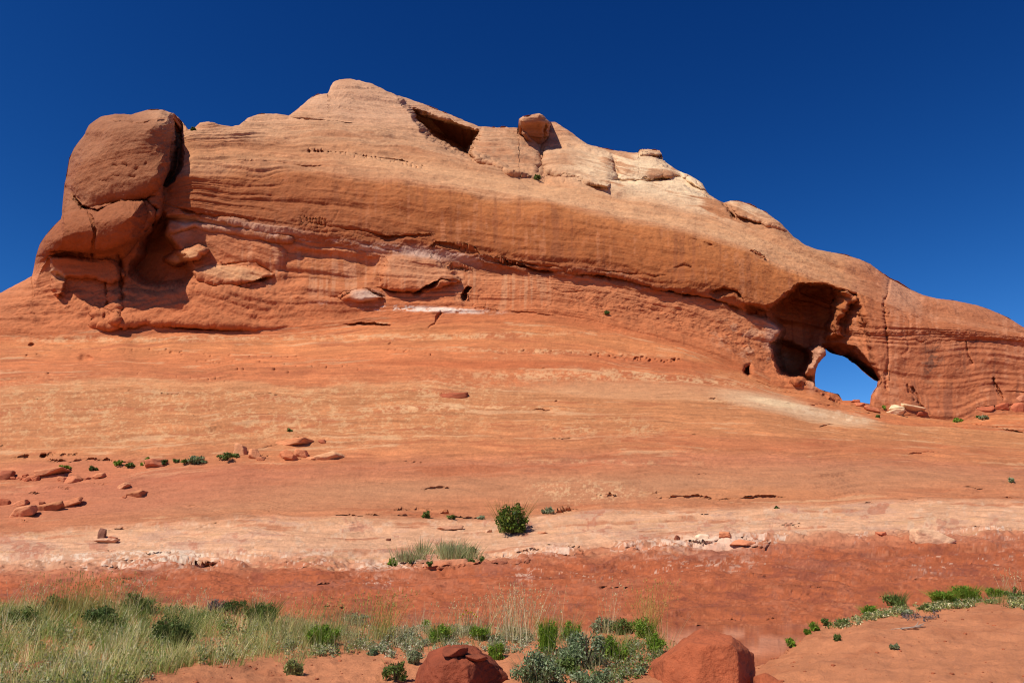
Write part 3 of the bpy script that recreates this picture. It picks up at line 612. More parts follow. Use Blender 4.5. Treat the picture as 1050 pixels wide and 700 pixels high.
# distance along each column chosen so height eases from the foot to the crest
zf = .30; zc = P(bx, crest, cY)[:, 2]
YY = Y0+(cY[None]-Y0)*tt; ZZ = zf+(zc[None]-zf)*(tt**1.25)
XX = (P(bx, 760, 10.)[:, 0]/10)[None]*YY
front = np.stack(np.broadcast_arrays(XX, YY, ZZ), -1)
bk = []
for q in range(1, 13):
    u = q/12.; bk.append(np.stack([XX[-1]*(1+.02*q), cY+u*3.2, zc-(1.35*u**1.4)-.0], -1))
pre = [np.stack([XX[0]*1.0, XX[0]*0+Y0-12, XX[0]*0+.1], -1), np.stack([XX[0]*1.0, XX[0]*0+Y0-3, XX[0]*0+.22], -1)]
BK = np.concatenate([np.array(pre), front, np.array(bk)], 0)
# exact columns: X chosen so every vertex projects into its own column
d_ = BK[..., 1]*CP+(BK[..., 2]-CAMZ)*SP; BK[2:, :, 0] = ((bx[None]-525)/F*d_)[2:]
BK[0, :, 0] = BK[2, :, 0]*3; BK[1, :, 0] = BK[2, :, 0]*1.5
BK[..., 2] += .06*fbm(BK*np.array([.7, .7, .7]), 3, .5, 61)+.035*fbm(BK*2.6, 4, .6, 62)+.02*np.clip(fbm(BK*7., 3, .6, 63), -.2, 1)
bcol = np.broadcast_to(A(198, 125, 86), BK.shape)*(1+.10*fbm(BK*.8, 4, .6, 64)+.10*fbm(BK*5, 3, .6, 65))[..., None]
lp = sst(fbm(BK*1.7, 3, .6, 66), .2, .6)[..., None]; bcol = bcol*(1-.5*lp)+A(180, 106, 70)*.5*lp
nr_, nx_ = BK.shape[:2]; ii = np.arange(nr_*nx_).reshape(nr_, nx_)
bq = np.stack([ii[:-1, :-1], ii[:-1, 1:], ii[1:, 1:], ii[1:, :-1]], -1).reshape(-1, 4)
so_ = mesh_obj('sandy_ground', BK.reshape(-1, 3), bq, M_SAND, None, bcol.reshape(-1, 3)); tag(so_, kind='structure')
BPX, BPY = proj(BK)
def bank(px, py):
    j = int(np.clip(np.searchsorted(bx, px), 0, nx_-1)); seg = BPY[2:2+nb1, j]
    i = 2+int(np.argmin(abs(seg-py))); return BK[i, j]
def bankz(px, Yw):
    j = np.clip(np.searchsorted(bx, px), 0, nx_-1); i = np.clip(np.round((Yw-Y0)/(cY[j]-Y0)*(nb1-1)).astype(int)+2, 2, nb1+1); return BK[i, j]

# ------------------------------------------------------------------ rocks
def ico(sub):
    import bmesh
    bm = bmesh.new(); bmesh.ops.create_icosphere(bm, subdivisions=sub, radius=1.0)
    V = np.array([v.co[:] for v in bm.verts]); Fc = np.array([[v.index for v in f.verts] for f in bm.faces]); bm.free(); return V, Fc
ICO = {k: ico(k) for k in (2, 3, 4, 5, 6)}
def facet_rock(size, seed, planes=12, sub=4, sharp=26, rough=.03, custom=None, flat=0., cracks=()):
    rs = np.random.RandomState(seed); D, Fc = ICO[sub]
    if custom is None:
        n = rs.normal(size=(planes, 3)); n /= np.linalg.norm(n, axis=1, keepdims=True); h = rs.uniform(.62, 1., planes)
        n = np.vstack([n, [[0, 0, 1], [0, 0, -1]]]); h = np.append(h, [.75, .6])
    else:
        n = np.array([c[:3] for c in custom], float); n /= np.linalg.norm(n, axis=1, keepdims=True); h = np.array([c[3] for c in custom], float)
    n = np.vstack([n, [[1,0,0],[-1,0,0],[0,1,0],[0,-1,0],[0,0,1],[0,0,-1]]]); h = np.append(h, [1.05]*6)
    dots = D@n.T; r = np.where(dots > .02, h/np.maximum(dots, .02), 50.)
    k = sharp; rr = (np.sum(np.maximum(r, 1e-3)**(-k), 1))**(-1/k)
    V = D*rr[:, None]
    V = V*(1+rough*fbm(V*2.5+seed, 4, .6, seed % 50)[:, None]*.7+rough*.7*np.round(fbm(V*3.5+seed, 3, .6, 5)*3)[:, None]/3+rough*.5*fbm(V*8+seed, 4, .65, 3)[:, None])
    for (cn, cc_, cw, cd) in cracks:
        cn = np.array(cn, float)/np.linalg.norm(cn); q = V@cn-cc_+.05*fbm(V*3+seed, 3, .6, 12)
        br = np.clip(fbm(V*1.3+seed, 2, .5, 13)*2+.7, 0, 1); V = V*(1-cd*br*np.exp(-(q/cw)**2)-cd*.6*br*sst(q, 0, .02)*np.exp(-np.clip(q, 0, 9)/.16))[:, None]
    s = np.array(size)/2.
    return V*s, Fc
ROCKS = []
def stone(px, py, wpx, hpx, label, group, c=(196, 118, 80), seed=1, depth=.8, tilt=0, rz=None, surf='slope', sub=3, name='loose_rock', mat=None, sink=.12, cat='rock', var=.12, Yoff=0):
    base = at_grid(px, py+hpx*.35)[0] if surf == 'slope' else bank(px, py+hpx*.35)
    base = np.array(base, float); dist = base[1]; k = math.hypot(dist, base[2]-CAMZ)/F*.92
    w_, h_ = wpx*k, hpx*k*1.08; V, Fc = facet_rock((w_*1.2, w_*depth*1.15, h_*1.5), seed, planes=11, sub=sub+1, sharp=70, rough=.055)
    rs = np.random.RandomState(seed)
    if tilt:
        a = R(tilt); x, z = V[:, 0].copy(), V[:, 2].copy(); V[:, 0] = x*math.cos(a)+z*math.sin(a); V[:, 2] = -x*math.sin(a)+z*math.cos(a)
    zmin = np.percentile(V[:, 2], 3); V[:, 2] -= zmin+(sink+.1)*h_
    cc = A(*c)*1.22*(1+1.3*var*fbm(V*np.array([1, 1, 4.])/max(h_, .05)+seed, 3, .6, 7))[:, None]
    o = mesh_obj(name, V, Fc, mat or M_STONE, None, np.clip(cc, .01, .8)); o.location = (base[0], base[1]+w_*.25+Yoff, base[2]); o.rotation_euler = (0, 0, 0 if rz is None else rz)
    tag(o, label, cat, group); ROCKS.append(o); return o
GL = 'rocks fallen along the ledge at left'
for a in [
 (3,487,18,12,'dark red block at the left edge of the ledge, left of the rubble heap',(150,80,54),3,.8,0),
 (51,484,24,7,'long flat slab leaning up to the right, just right of the rubble heap',(200,128,90),4,.8,-14),
 (62,489,12,6,'small pale block below the right end of the leaning slab left of the shrubs',(204,130,92),5,.8,0),
 (73,489,15,8,'blocky red stone under the second green shrub from the left on the ledge',(196,118,82),6,.8,-8),
 (85,488,8,4,'tiny stone just right of the blocky red stone on the ledge',(190,112,78),7,.8,0),
 (98,485,14,6,'flat stone tilted to the right below the gap between two ledge shrubs',(198,122,84),8,.8,-16),
 (156,474,19,10,'reddish boulder between two small green shrubs on the ledge',(190,110,78),9,.9,-6),
 (126,498,13,5,'thin tilted slab lying alone below the ledge, left of a chunkier rock',(204,136,98),10,.8,-22),
 (137,505,17,8,'chunky brown rock lying alone below the shrubs on bare slickrock',(180,112,76),11,.8,-12),
 (127,508,5,3,'pebble beside the chunky brown rock on bare slickrock',(190,112,76),12,.8,0),
 (3,513,10,8,'dark stone at the left edge of the photo, above the big tilted slab',(168,90,60),13,.8,-10),
 (18,515,18,6,'low wedge of red rock above the big tilted slab at left',(196,120,84),14,.8,-10),
 (20,526,30,11,'big pale slab tilted up to the right, lowest of the left cluster',(206,136,98),15,.6,-20),
 (48,518,24,9,'rough brown rock resting against the big tilted slab',(176,110,74),16,.8,-12),
 (72,514,20,7,'pointed slab of the left cluster, farthest right in it',(190,114,78),17,.7,-20),
 (43,514,6,4,'small dark stone perched above the rough brown rock',(150,84,58),18,.8,0),
 (244,464,15,13,'tall tan block leaning left beside the grey-green shrub on the ledge',(206,138,98),19,.8,24),
 (259,466,14,12,'upright rounded block at the left end of the sheltering slab',(204,132,92),20,.8,-10),
 (267,471,7,5,'small stone at the foot of the upright rounded block',(180,108,74),21,.8,0),
 (292,467,13,12,'curled red rock under the sheltering slab, left of the broken plates',(196,116,78),22,.8,-30),
 (308,466,15,9,'broken plate with a pale face between the curled rock and the long pale slab',(208,132,92),23,.8,10),
 (299,471,14,6,'low rounded stone in front of the curled red rock',(196,116,78),24,.8,-5),
 (321,471,15,4,'thin flat plate just left of the long pale slab',(204,130,90),25,.8,-6),
 (336,469,27,9,'long pale slab at the right end of the ledge rocks',(214,152,110),26,.7,-7),
 (294,456,52,7,'long thin slab slanting up to the right over the curled rock and broken plates',(206,130,88),127,.5,-9),
 (330,454,9,5,'small dark red rock above the long pale slab',(160,84,56),27,.8,0)]:
    stone(a[0], a[1], a[2], a[3], a[4], GL, a[5], a[6], a[7], a[8])
GC = 'rubble heaped at the left end of the ledge'
for q in range(18):
    xx = RS.uniform(9, 37); yy = 491-RS.rand()*5*(1-abs(xx-20)/22)
    stone(xx, yy, RS.uniform(3, 7), RS.uniform(2.5, 4.5), 'small red rubble stone in the heap at the left end of the ledge', GC, (186, 104, 70), 100+q, .9, RS.uniform(-30, 30), sub=2)
GP = 'stones on the pale rock shelf'
for a in [
 (102,546,8,13,'upright dark stone of the little pile on the pale shelf',(120,76,60),31,.7,10,.8),
 (108,554,19,5,'flat slab under the upright dark stone on the pale shelf',(210,156,124),32,.8,3,.8),
 (112,550,9,4,'small reddish stone right of the upright dark stone',(180,106,76),33,.8,12,.8),
 (459,542,26,5,'weathered flat slab on the pale shelf left of the leafy bush',(196,136,104),34,.8,-8,.8),
 (461,404,30,8,'dark-edged slab lying alone mid slope above everything loose',(156,80,52),35,.6,0,.8),
 (960,552,34,18,'large whitish boulder alone at the foot of the pale shelf on the right',(220,170,134),136,.7,4,.8),
 (720,550,13,6,'white rounded stone at the shelf foot right of the bush',(232,194,164),37,.9,0,.8),
 (744,552,16,6,'low orange stone just right of the white rounded stone',(204,130,92),38,.9,0,.8),
 (764,555,22,6,'broad orange stone at the right end of the white crust patch',(202,126,90),39,.9,4,.8),
 (905,550,9,4,'small orange stone left of the large whitish boulder',(200,116,82),40,.9,0,.8),
 (694,549,5,6,'narrow dark stone standing at the shelf foot',(150,86,62),41,.9,20,.8),
 (556,545,9,3,'flat chip just right of the leafy bush',(196,130,96),42,.9,0,.8),
 (500,545,6,3,'small pale stone left of the leafy bush',(208,156,124),43,.9,0,.8),
 (398,553,4,3,'dark pebble above the round green shrub',(120,70,50),44,.9,0,.8)]:
    stone(a[0], a[1], a[2], a[3], a[4], GP, a[5], a[6], a[7], a[8])
GA = 'rocks at the foot of the arch wall'
for a in [
 (918,423,20,7,'lower layered cream block left of the tilted one under the arch wall',(218,178,140),51,.8,0),
 (917,418,16,5,'thin cream slab on top of the lower layered block',(226,190,150),52,.8,-5),
 (938,420,25,8,'tilted layered cream block at the foot of the arch wall',(212,168,130),53,.8,14),
 (942,425,15,5,'dark red stone under the tilted cream block',(170,88,58),54,.8,5),
 (883,414,13,5,'flat red slab below the right foot of the opening',(196,110,74),55,.8,8),
 (894,419,14,5,'second flat red slab, downhill right of the opening foot',(196,112,76),56,.8,8),
 (876,411,8,3,'thin red slab directly under the opening',(196,110,74),57,.8,0),
 (1011,419,17,6,'red slab jutting from the ledge near the right edge',(180,96,64),58,.8,-6),
 (1028,416,15,7,'blocky red rock second from the right edge on the high ledge',(190,104,70),59,.8,0),
 (1043,417,13,10,'blocky red rock at the right edge on the high ledge',(188,104,72),60,.8,0),
 (1048,408,12,6,'pale red rock topmost on the high ledge at the right edge',(204,132,98),61,.8,0)]:
    stone(a[0], a[1], a[2], a[3], a[4], GA, a[5], a[6], a[7], a[8])
# cap rocks on the skyline (parts of the formation)
def cap(px, py, wpx, hpx, Yw, c, seed, custom=None, dp=.8, taper=0, rough=.05, label=None):
    k = math.hypot(Yw, P(px, py, Yw)[2])/F*1.03; V, Fc = facet_rock((wpx*k, wpx*k*dp, hpx*k), seed, sub=5, custom=custom, rough=rough)
    if taper:
        t_ = np.clip((V[:, 2]/(hpx*k)+.5), 0, 1); g = (taper+(1-taper)*np.clip((t_-.1)/.75, 0, 1)**.9)[:, None]; V[:, :2] *= g
    cc = A(*c)*(1+.2*fbm(V*np.array([.4, .4, 2.5])+seed, 3, .6, 7))[:, None]
    o = mesh_obj('cap_rock', V, Fc, M_CLIFF, FORM, cc); p = P(px, py, Yw); o.location = (p[0], p[1]-66, p[2]-15)
    if label: o['label'] = label
# foreground boulders
def boulder(name, label, px, py, Yw, scale, custom, c, seed, rough=.02, zr=0, extra=(), sub=6, size=(1, 1, 1)):
    root = empty(name, tuple(P(px, py, Yw))); tag(root, label, 'boulder')
    V, Fc = facet_rock((2*scale*size[0], 2*scale*size[1], 2*scale*size[2]), seed, sub=sub, custom=custom, rough=rough, sharp=90, cracks=[((.2,-.3,1),.30,.014,.05),((.9,.2,.45),.18,.012,.06),((-.7,.1,.8),.42,.012,.04),((.1,-.2,1),-.12,.014,.05),((1,-.4,-.3),.5,.012,.05)])
    cc = A(*c)*(1+.14*fbm(V*2.2+seed, 4, .6, 7)+.08*fbm(V*9+seed, 3, .6, 9))[:, None]
    mesh_obj('boulder_body', V, Fc, M_BOULD, root, cc)
    for (nm, dx, dy, dz, sx, sy, sz, sd, ry) in extra:
        V, Fc = facet_rock((sx, sy, sz), sd, sub=4, rough=.04); cc = A(*c)*(1+.14*fbm(V*4+seed, 4, .6, 7))[:, None]
        e = mesh_obj(nm, V, Fc, M_BOULD, root, cc); e.location = (dx, dy, dz); e.rotation_euler = (0, R(ry), 0)
    return root
K1 = 9.9/F
boulder('red_boulder', 'large angular red boulder with a flat lit face, foreground right of centre', 730, 700, 9.7, K1*54,
    [(-.62,-.70,.36,.74),(-.97,-.1,.2,.92),(-.55,.1,.83,.78),(-.04,-.22,.97,.76),(.45,.15,.88,.84),(-.05,-.97,.22,.66),(.84,-.53,.06,.60),(.98,.15,-.1,.86),(.66,-.35,.66,.80),(0,1,0,.9),(0,0,-1,.95),(.2,-.95,.24,.70)],
    (178, 92, 58), 81, .03, extra=[('side_knob', K1*42, -.30, K1*-2, K1*26, K1*34, K1*34, 84, 30)])
boulder('split_boulder', 'dark red boulder with two small stones on its top, foreground centre left', 472, 704, 9.6, K1*42,
    [(-.85,-.2,.35,.86),(-.42,-.35,.84,.80),(.25,-.30,.9,.74),(-.1,-.97,.1,.72),(-.65,-.7,.2,.78),(.9,-.2,.3,1.),(.80,-.56,.16,.62),(0,1,.1,.8),(0,0,-1,.9),(.62,-.05,.75,.80),(-.1,.6,.75,.8)],
    (152, 74, 48), 86, .035)
for (px_, py_, w_, h_, sd, lb) in [(467,668,20,10,86,'red stone perched on the split boulder, the left one'), (490,674,19,7,87,'flat red stone perched on the split boulder, the right one')]:
    pos = P(px_, py_, 9.45); V, Fc = facet_rock((w_*K1, w_*K1, h_*K1), sd, sub=4, rough=.04); V = V*1.1
    o = mesh_obj('perched_stone', V, Fc, M_BOULD, None, A(140, 70, 46)*(1+.14*fbm(V*9, 3, .6, 7))[:, None]); o.location = tuple(pos); tag(o, lb, 'rock', 'stones perched on the split boulder')
boulder('corner_boulder', 'dark red boulder barely showing at the bottom left corner', 16, 706, 9.2, K1*36,
    [(-.2,-.2,.95,.42),(.3,-.4,.85,.42),(0,-.95,.1,.6),(.8,-.2,.5,.8),(-.9,0,.3,1),(0,1,0,.6),(0,0,-1,.6)], (150, 76, 52), 88, .04, sub=5)

# ------------------------------------------------------------------ plants
def leaf_quads(n, cen, rad, size, cols, rs, elong=1.6, shell=.35, up=.0):
    d = rs.normal(size=(n, 3)); d /= np.linalg.norm(d, axis=1, keepdims=True)
    r = (shell+(1-shell)*rs.rand(n)**.6)[:, None]; c = np.array(cen)+d*r*np.array(rad)
    a = rs.normal(size=(n, 3)); a[:, 2] += up; a /= np.linalg.norm(a, axis=1, keepdims=True)
    b = np.cross(a, rs.normal(size=(n, 3))); b /= np.linalg.norm(b, axis=1, keepdims=True)+1e-9
    s = size*rs.uniform(.6, 1.3, n)[:, None]; la = a*s*elong; lb = b*s*.5
    V = np.stack([c-la*.5, c+lb*.9, c+la*.6, c-lb*.9], 1).reshape(-1, 3)
    q = np.arange(n*4).reshape(n, 4); ci = rs.randint(0, len(cols), n); cc = np.array(cols)[ci]*rs.uniform(.75, 1.25, n)[:, None]
    return V, q, np.repeat(cc, 4, 0)
def blades(base, hgt, lean, wd, cols, rs, curve=.5, seg=3):
    """base (n,3), hgt (n,), lean (n,2)"""
    n = len(base); ang = rs.uniform(0, math.pi, n); sx, sy = np.cos(ang)*.8+.2, np.sin(ang)*.5
    lv = []
    for k in range(seg+1):
        t = k/seg; c = base.copy(); c[:, 2] += hgt*t*(1-.15*curve*t); off = (t**(1+curve))[..., None] if False else t**(1+curve)
        c[:, 0] += lean[:, 0]*hgt*off; c[:, 1] += lean[:, 1]*hgt*off
        w_ = (wd*(1-.82*t))[:, None]*np.stack([sx, sy, 0*sx], -1)*.5
        lv.append(np.stack([c-w_, c+w_], 1))
    V = np.stack(lv, 1)          # n,seg+1,2,3
    idx_ = np.arange(n*(seg+1)*2).reshape(n, seg+1, 2)
    q = np.stack([idx_[:, :-1, 0], idx_[:, :-1, 1], idx_[:, 1:, 1], idx_[:, 1:, 0]], -1).reshape(-1, 4)
    cc = np.array(cols)[rs.randint(0, len(cols), n)]*rs.uniform(.75, 1.25, n)[:, None]
    return V.reshape(-1, 3), q, np.repeat(cc, (seg+1)*2, 0)
def merge(L):
    off = 0; V = []; Q = []; Cc = []
    for v, q, c in L: V.append(v); Q.append(q+off); Cc.append(c); off += len(v)
    return np.concatenate(V), np.concatenate(Q), np.concatenate(Cc)
def tube(p0, p1, r0, r1, n=5, bend=0, rs=None):
    p0, p1 = np.array(p0, float), np.array(p1, float); rings = []
    d = p1-p0; L = np.linalg.norm(d); d /= L; a = np.cross(d, [0, 0, 1.]) if abs(d[2]) < .9 else np.cross(d, [1., 0, 0]); a /= np.linalg.norm(a); b = np.cross(d, a); K_ = 5
    for k in range(K_):
        t = k/(K_-1); c = p0+(p1-p0)*t+a*bend*math.sin(t*math.pi)*L; r = r0+(r1-r0)*t
        rings.append([c+r*(a*math.cos(2*math.pi*j/n)+b*math.sin(2*math.pi*j/n)) for j in range(n)])
    V = np.array(rings).reshape(-1, 3); i = np.arange(K_*n).reshape(K_, n); j = np.roll(i, -1, 1)
    return V, np.stack([i[:-1], j[:-1], j[1:], i[1:]], -1).reshape(-1, 4), np.broadcast_to(srgb(120, 96, 76)*.5, (K_*n, 3))
G_DK = [srgb(66,82,38), srgb(80,98,46), srgb(98,114,54)]
G_MID = [srgb(92,112,48), srgb(108,126,58), srgb(80,98,44), srgb(128,138,72)]
G_BRT = [srgb(116,142,40), srgb(96,128,36), srgb(138,158,60)]
G_GRY = [srgb(138,144,100), srgb(156,158,118), srgb(114,126,84), srgb(168,168,130)]
G_BLU = [srgb(118,134,88), srgb(138,150,108), srgb(94,112,66), srgb(152,160,124)]
G_STR = [srgb(216,196,146), srgb(200,182,130), srgb(228,212,168), srgb(186,176,118)]
G_GR = [srgb(150,152,84), srgb(172,166,100), srgb(124,136,68), srgb(190,178,120), srgb(150,152,100), srgb(96,112,54)]
G_PUR = [srgb(120,104,100), srgb(132,118,110), srgb(98,86,82)]
def shrub(px, py, wpx, hpx, label, group, cols, seed, surf='bank', n=700, leaf=None, name='desert_shrub', lobes=6, twigs=8, cat='shrub', spiky=0, elong=1.8):
    base = np.array(bank(px, py) if surf == 'bank' else at_grid(px, py)[0], float); k = math.hypot(base[1], base[2]-CAMZ)/F
    w_, h_ = wpx*k, hpx*k; rs = np.random.RandomState(seed); root = empty(name, tuple(base)); tag(root, label, cat, group)
    L = []; lf = leaf or max(.016, 1.5*k)
    if spiky: n = int(n*.6); spiky = int(spiky*2.6)
    w_ *= 1.15
    lobes = int(lobes*1.8)
    for q in range(lobes):
        a = rs.uniform(0, 2*math.pi); rr = rs.uniform(.0, 1.)**.6*.8; c = (math.cos(a)*rr*w_*.5, math.sin(a)*rr*w_*.5, h_*rs.uniform(.12, .78)*(1-.5*rr*rr))
        rad = np.array([w_*.5*(rs.uniform(.2, .42)), w_*.5*rs.uniform(.2, .42), h_*rs.uniform(.16, .32)])
        L.append(leaf_quads(n//lobes, c, rad, lf, cols, rs, elong, .0, .6))
    if spiky:
        bs = np.zeros((spiky, 3)); ang = rs.uniform(0, 6.28, spiky); r_ = rs.rand(spiky)**.5*.3*w_; bs[:, 0] = np.cos(ang)*r_; bs[:, 1] = np.sin(ang)*r_
        ln = np.stack([np.cos(ang), np.sin(ang)], -1)*(.5*w_/h_)*rs.rand(spiky, 1)
        L.append(blades(bs, h_*rs.uniform(.6, 1.1, spiky), ln, np.full(spiky, max(.006, .6*k)), cols, rs))
    V, Q, Cc = merge(L); V[:, 2] = np.maximum(V[:, 2], -.02)
    mesh_obj('foliage', V, Q, M_LEAF, root, Cc, False)
    T = []
    for q in range(twigs):
        a = rs.uniform(0, 2*math.pi); e = (math.cos(a)*w_*.32*rs.rand(), math.sin(a)*w_*.3*rs.rand(), h_*rs.uniform(.5, .85)); T.append(tube((math.cos(a)*w_*.03, math.sin(a)*w_*.03, -.03), e, max(.008, .035*h_), .004, 5, rs.uniform(-.1, .1)))
    V, Q, Cc = merge(T); mesh_obj('branches', V, Q, M_TWIG, root, Cc)
    return root
shrub(524, 546, 37, 34, 'leafy dark green bush standing alone on the pale shelf at mid slope', None, [srgb(92,112,36), srgb(74,92,30), srgb(118,130,50), srgb(56,70,28)], 201, 'slope', 2000, .08, 'leafy_bush', 14, 26, 'bush', spiky=70)
GS = 'small shrubs scattered on the rock slope'
for a in [(202,475,21,9,'blue-grey cushion shrub, the widest on the ledge',G_BLU,202),(233,472,21,10,'dense green shrub left of the tall tan block on the ledge',G_MID,203),(148,475,10,9,'small bright green shrub left of the reddish boulder',G_BRT,204),
 (121,476,9,6,'bright green shrub on the ledge with a darker low one on its right',G_BRT,205),(134,477,11,5,'low dark green shrub just left of the reddish boulder and its bright shrub',G_MID,206),(95,479,10,6,'round dark shrub third from the left on the ledge',G_DK,207),(67,478,12,6,'bright shrub at the far left of the ledge, above the leaning slab',G_BRT,208),
 (168,475,9,6,'little dark shrub touching the right side of the reddish boulder',G_DK,209),(180,473,6,4,'tiny tuft between the reddish boulder and the blue-grey shrub',G_MID,210),(190,475,12,4,'flat yellow-green fringe at the left foot of the blue-grey shrub',G_MID,211),(296,442,5,3,'tiny green tuft alone on the tan rock above the tall blocks',G_MID,212),
 (562,524,13,8,'grey-green bush to the upper right of the leafy bush',G_GRY,213),(436,530,9,9,'little green bush on the seam left of the leafy bush',G_MID,214),(463,531,10,4,'low olive tuft on the seam halfway to the leafy bush',G_MID,215),(492,531,7,4,'faint olive tuft nearest left of the leafy bush',G_GRY,216),
 (401,575,11,10,'round bright green shrub at the left end of the grassy hummock',G_BRT,217),(484,567,9,8,'dark round shrub at the right end of the grassy hummock',G_DK,218),(474,569,9,6,'olive shrub second from the right end of the grassy hummock',G_MID,219),(484,574,7,5,'small olive tuft below the dark round shrub on the hummock',G_MID,220),(495,575,5,5,'little tuft just beyond the right end of the hummock',G_MID,221),(441,580,7,6,'small green tuft at the foot of the hummock',G_MID,222),(421,577,6,4,'tiny tuft at the left foot of the hummock',G_MID,223),
 (981,434,11,5,'green shrub at the foot of the wall near the right edge',G_BRT,224),(907,419,5,5,'small green shrub left of the cream blocks by the opening',G_BRT,225),(1008,430,9,4,'grey shrub on the right ledge above the long undercut',G_GRY,226),(1001,428,5,3,'tiny green shrub left of the grey shrub on the right ledge',G_MID,233),(900,427,4,3,'tiny tuft downhill of the opening',G_MID,227),
 (550,187,7,8,'green shrub high up in the notch under the mushroom cap rock',G_MID,228),(197,134,5,5,'shrub on the skyline right of the dark crevice',G_DK,229),(622,322,5,4,'lone olive tuft on the wall under the long overhang',G_MID,230),(1037,494,5,6,'small dry tuft on the slope near the right edge',G_GRY,231),(796,521,5,4,'tiny dark tuft on the pale shelf at right',G_DK,232)]:
    shrub(a[0], a[1], a[2], a[3], a[4], GS, a[5], a[6], 'slope', int(120+a[2]*a[3]*2.2), None, 'desert_shrub', 5, 3)
GF = 'shrubs in the foreground grass'
for a in [(103,644,40,24,'dark green rounded shrub in the grass at left, near its far edge',G_DK,301,0),(177,662,38,32,'dark spiky shrub in the grass at left, in front of the bare sand',G_DK,302,120),(222,624,22,13,'purplish-grey twiggy shrub at the far edge of the grass',G_PUR,303,40),(240,628,30,16,'dark green shrub touching the purplish one',G_DK,304,20),(266,640,36,26,'mid green shrub with upright shoots behind the sandy patch',G_MID,305,160),
 (218,634,14,9,'olive low shrub under the purplish shrub',G_MID,306,20),(329,665,30,24,'bright green tussock left of the sand hollow',G_BRT,307,160),(365,640,26,12,'grey-green low shrub at the far edge beside wispy grass',G_GRY,308,20),(382,672,9,8,'small dark plant at the edge of the sand hollow',G_BLU,309,10),(450,657,26,17,'green tussock behind the split boulder on the silvery mat',G_BRT,310,120),
 (492,655,20,15,'green tussock at the foot of the straw coloured grass',G_BRT,311,80),(508,676,14,17,'yellow-green upright plant right of the perched stones',G_BRT,312,60),(436,638,10,7,'yellow-green tuft at the far edge above the split boulder',G_BRT,313,20),(561,668,20,34,'tall bright green plant right of the straw coloured grass',G_BRT,314,120),(585,655,20,18,'olive green plant at the far edge of the green clump',G_BRT,315,60),
 (553,700,54,32,'grey-green bush at the bottom edge, left of two alike',G_BLU,316,30),(598,684,50,38,'largest blue-green bush in front of the bright plants',G_BLU,317,40),(628,676,26,26,'yellow-green bush hugging the right side of the largest blue-green bush',G_BRT,318,60),(612,708,50,22,'grey-green bush at the bottom edge below the largest one',G_BLU,319,20),(662,654,26,20,'bright green tuft with tall seed stalks, left of the red boulder',G_BRT,320,80),(672,668,18,20,'bright green tuft touching the red boulder',G_BRT,321,60),
 (640,650,24,16,'greenish plant just left of the tuft with seed stalks',G_MID,322,40),(657,690,9,7,'small blue-green plant on sand left of the red boulder',G_BLU,323,6),(405,697,24,20,'dull olive plant in the sand below the hollow',G_MID,324,20),(300,692,18,17,'leaning green shoots at the bottom of the sand patch',G_GR,325,60),(425,680,14,14,'silvery plant left of the split boulder',G_GRY,326,20),
 (618,640,22,16,'grey seedy plant at the far edge of the green clump',G_GRY,327,40),(575,690,30,18,'low mixed green plant between the two bottom bushes',G_MID,328,20),(140,628,30,22,'mid green bush at the far edge of the left grass',G_MID,329,60),(60,630,34,22,'olive bush at the far left edge of the grass',G_MID,330,60),(22,640,30,18,'dull green bush nearest the left border of the photo',G_MID,331,60)]:
    shrub(a[0], a[1], a[2], a[3], a[4], GF, a[5], a[6], 'bank', int(500+a[2]*a[3]*2.2), .022, 'desert_shrub', 8, 6, spiky=a[7])
GR_ = 'plants on the right-hand sand bank'
for a in [(967,611,30,12,'bright green bush, the left one of the tall pair on the right bank crest',G_BRT,401,180),(992,609,26,14,'bright green bush, the right one of the tall pair on the right bank crest',G_BRT,402,180),(919,618,24,15,'olive bush at the near crest left of the bright pair',G_MID,403,100),(890,622,18,8,'yellow-green tussock left of the olive crest bush',G_BRT,404,60),(1020,607,18,10,'yellow-green tussock right of the bright pair',G_BRT,405,80),(835,636,9,9,'small yellow-green bush at the left tip of the right bank',G_BRT,406,40),(828,643,6,6,'tiny bush below the one at the left tip of the right bank',G_BRT,407,20),
 (848,641,9,7,'dull bush just right of the small one at the bank tip',G_MID,408,20),(811,663,9,9,'isolated small bush on bare sand right of the red boulder',G_BRT,409,20),(858,657,6,7,'isolated tiny bush on bare sand mid bank',G_MID,410,14),(918,666,9,5,'flat grey-green plant lowest on the right bank',G_GRY,411,4),(985,619,16,7,'dark low plant under the bright pair',G_MID,412,10),(946,624,10,6,'olive low plant below the crest mat',G_MID,413,10),(928,630,14,6,'dry low plant in the middle of the bank',G_GRY,414,8),(865,641,10,7,'yellowish dry plant below the crest mat',G_MID,415,14),(1040,612,18,10,'green low plant at the right border',G_MID,416,20)]:
    shrub(a[0], a[1], a[2], a[3], a[4], GR_, a[5], a[6], 'bank', int(260+a[2]*a[3]*2.2), .024, 'desert_shrub', 5, 3, spiky=a[7])
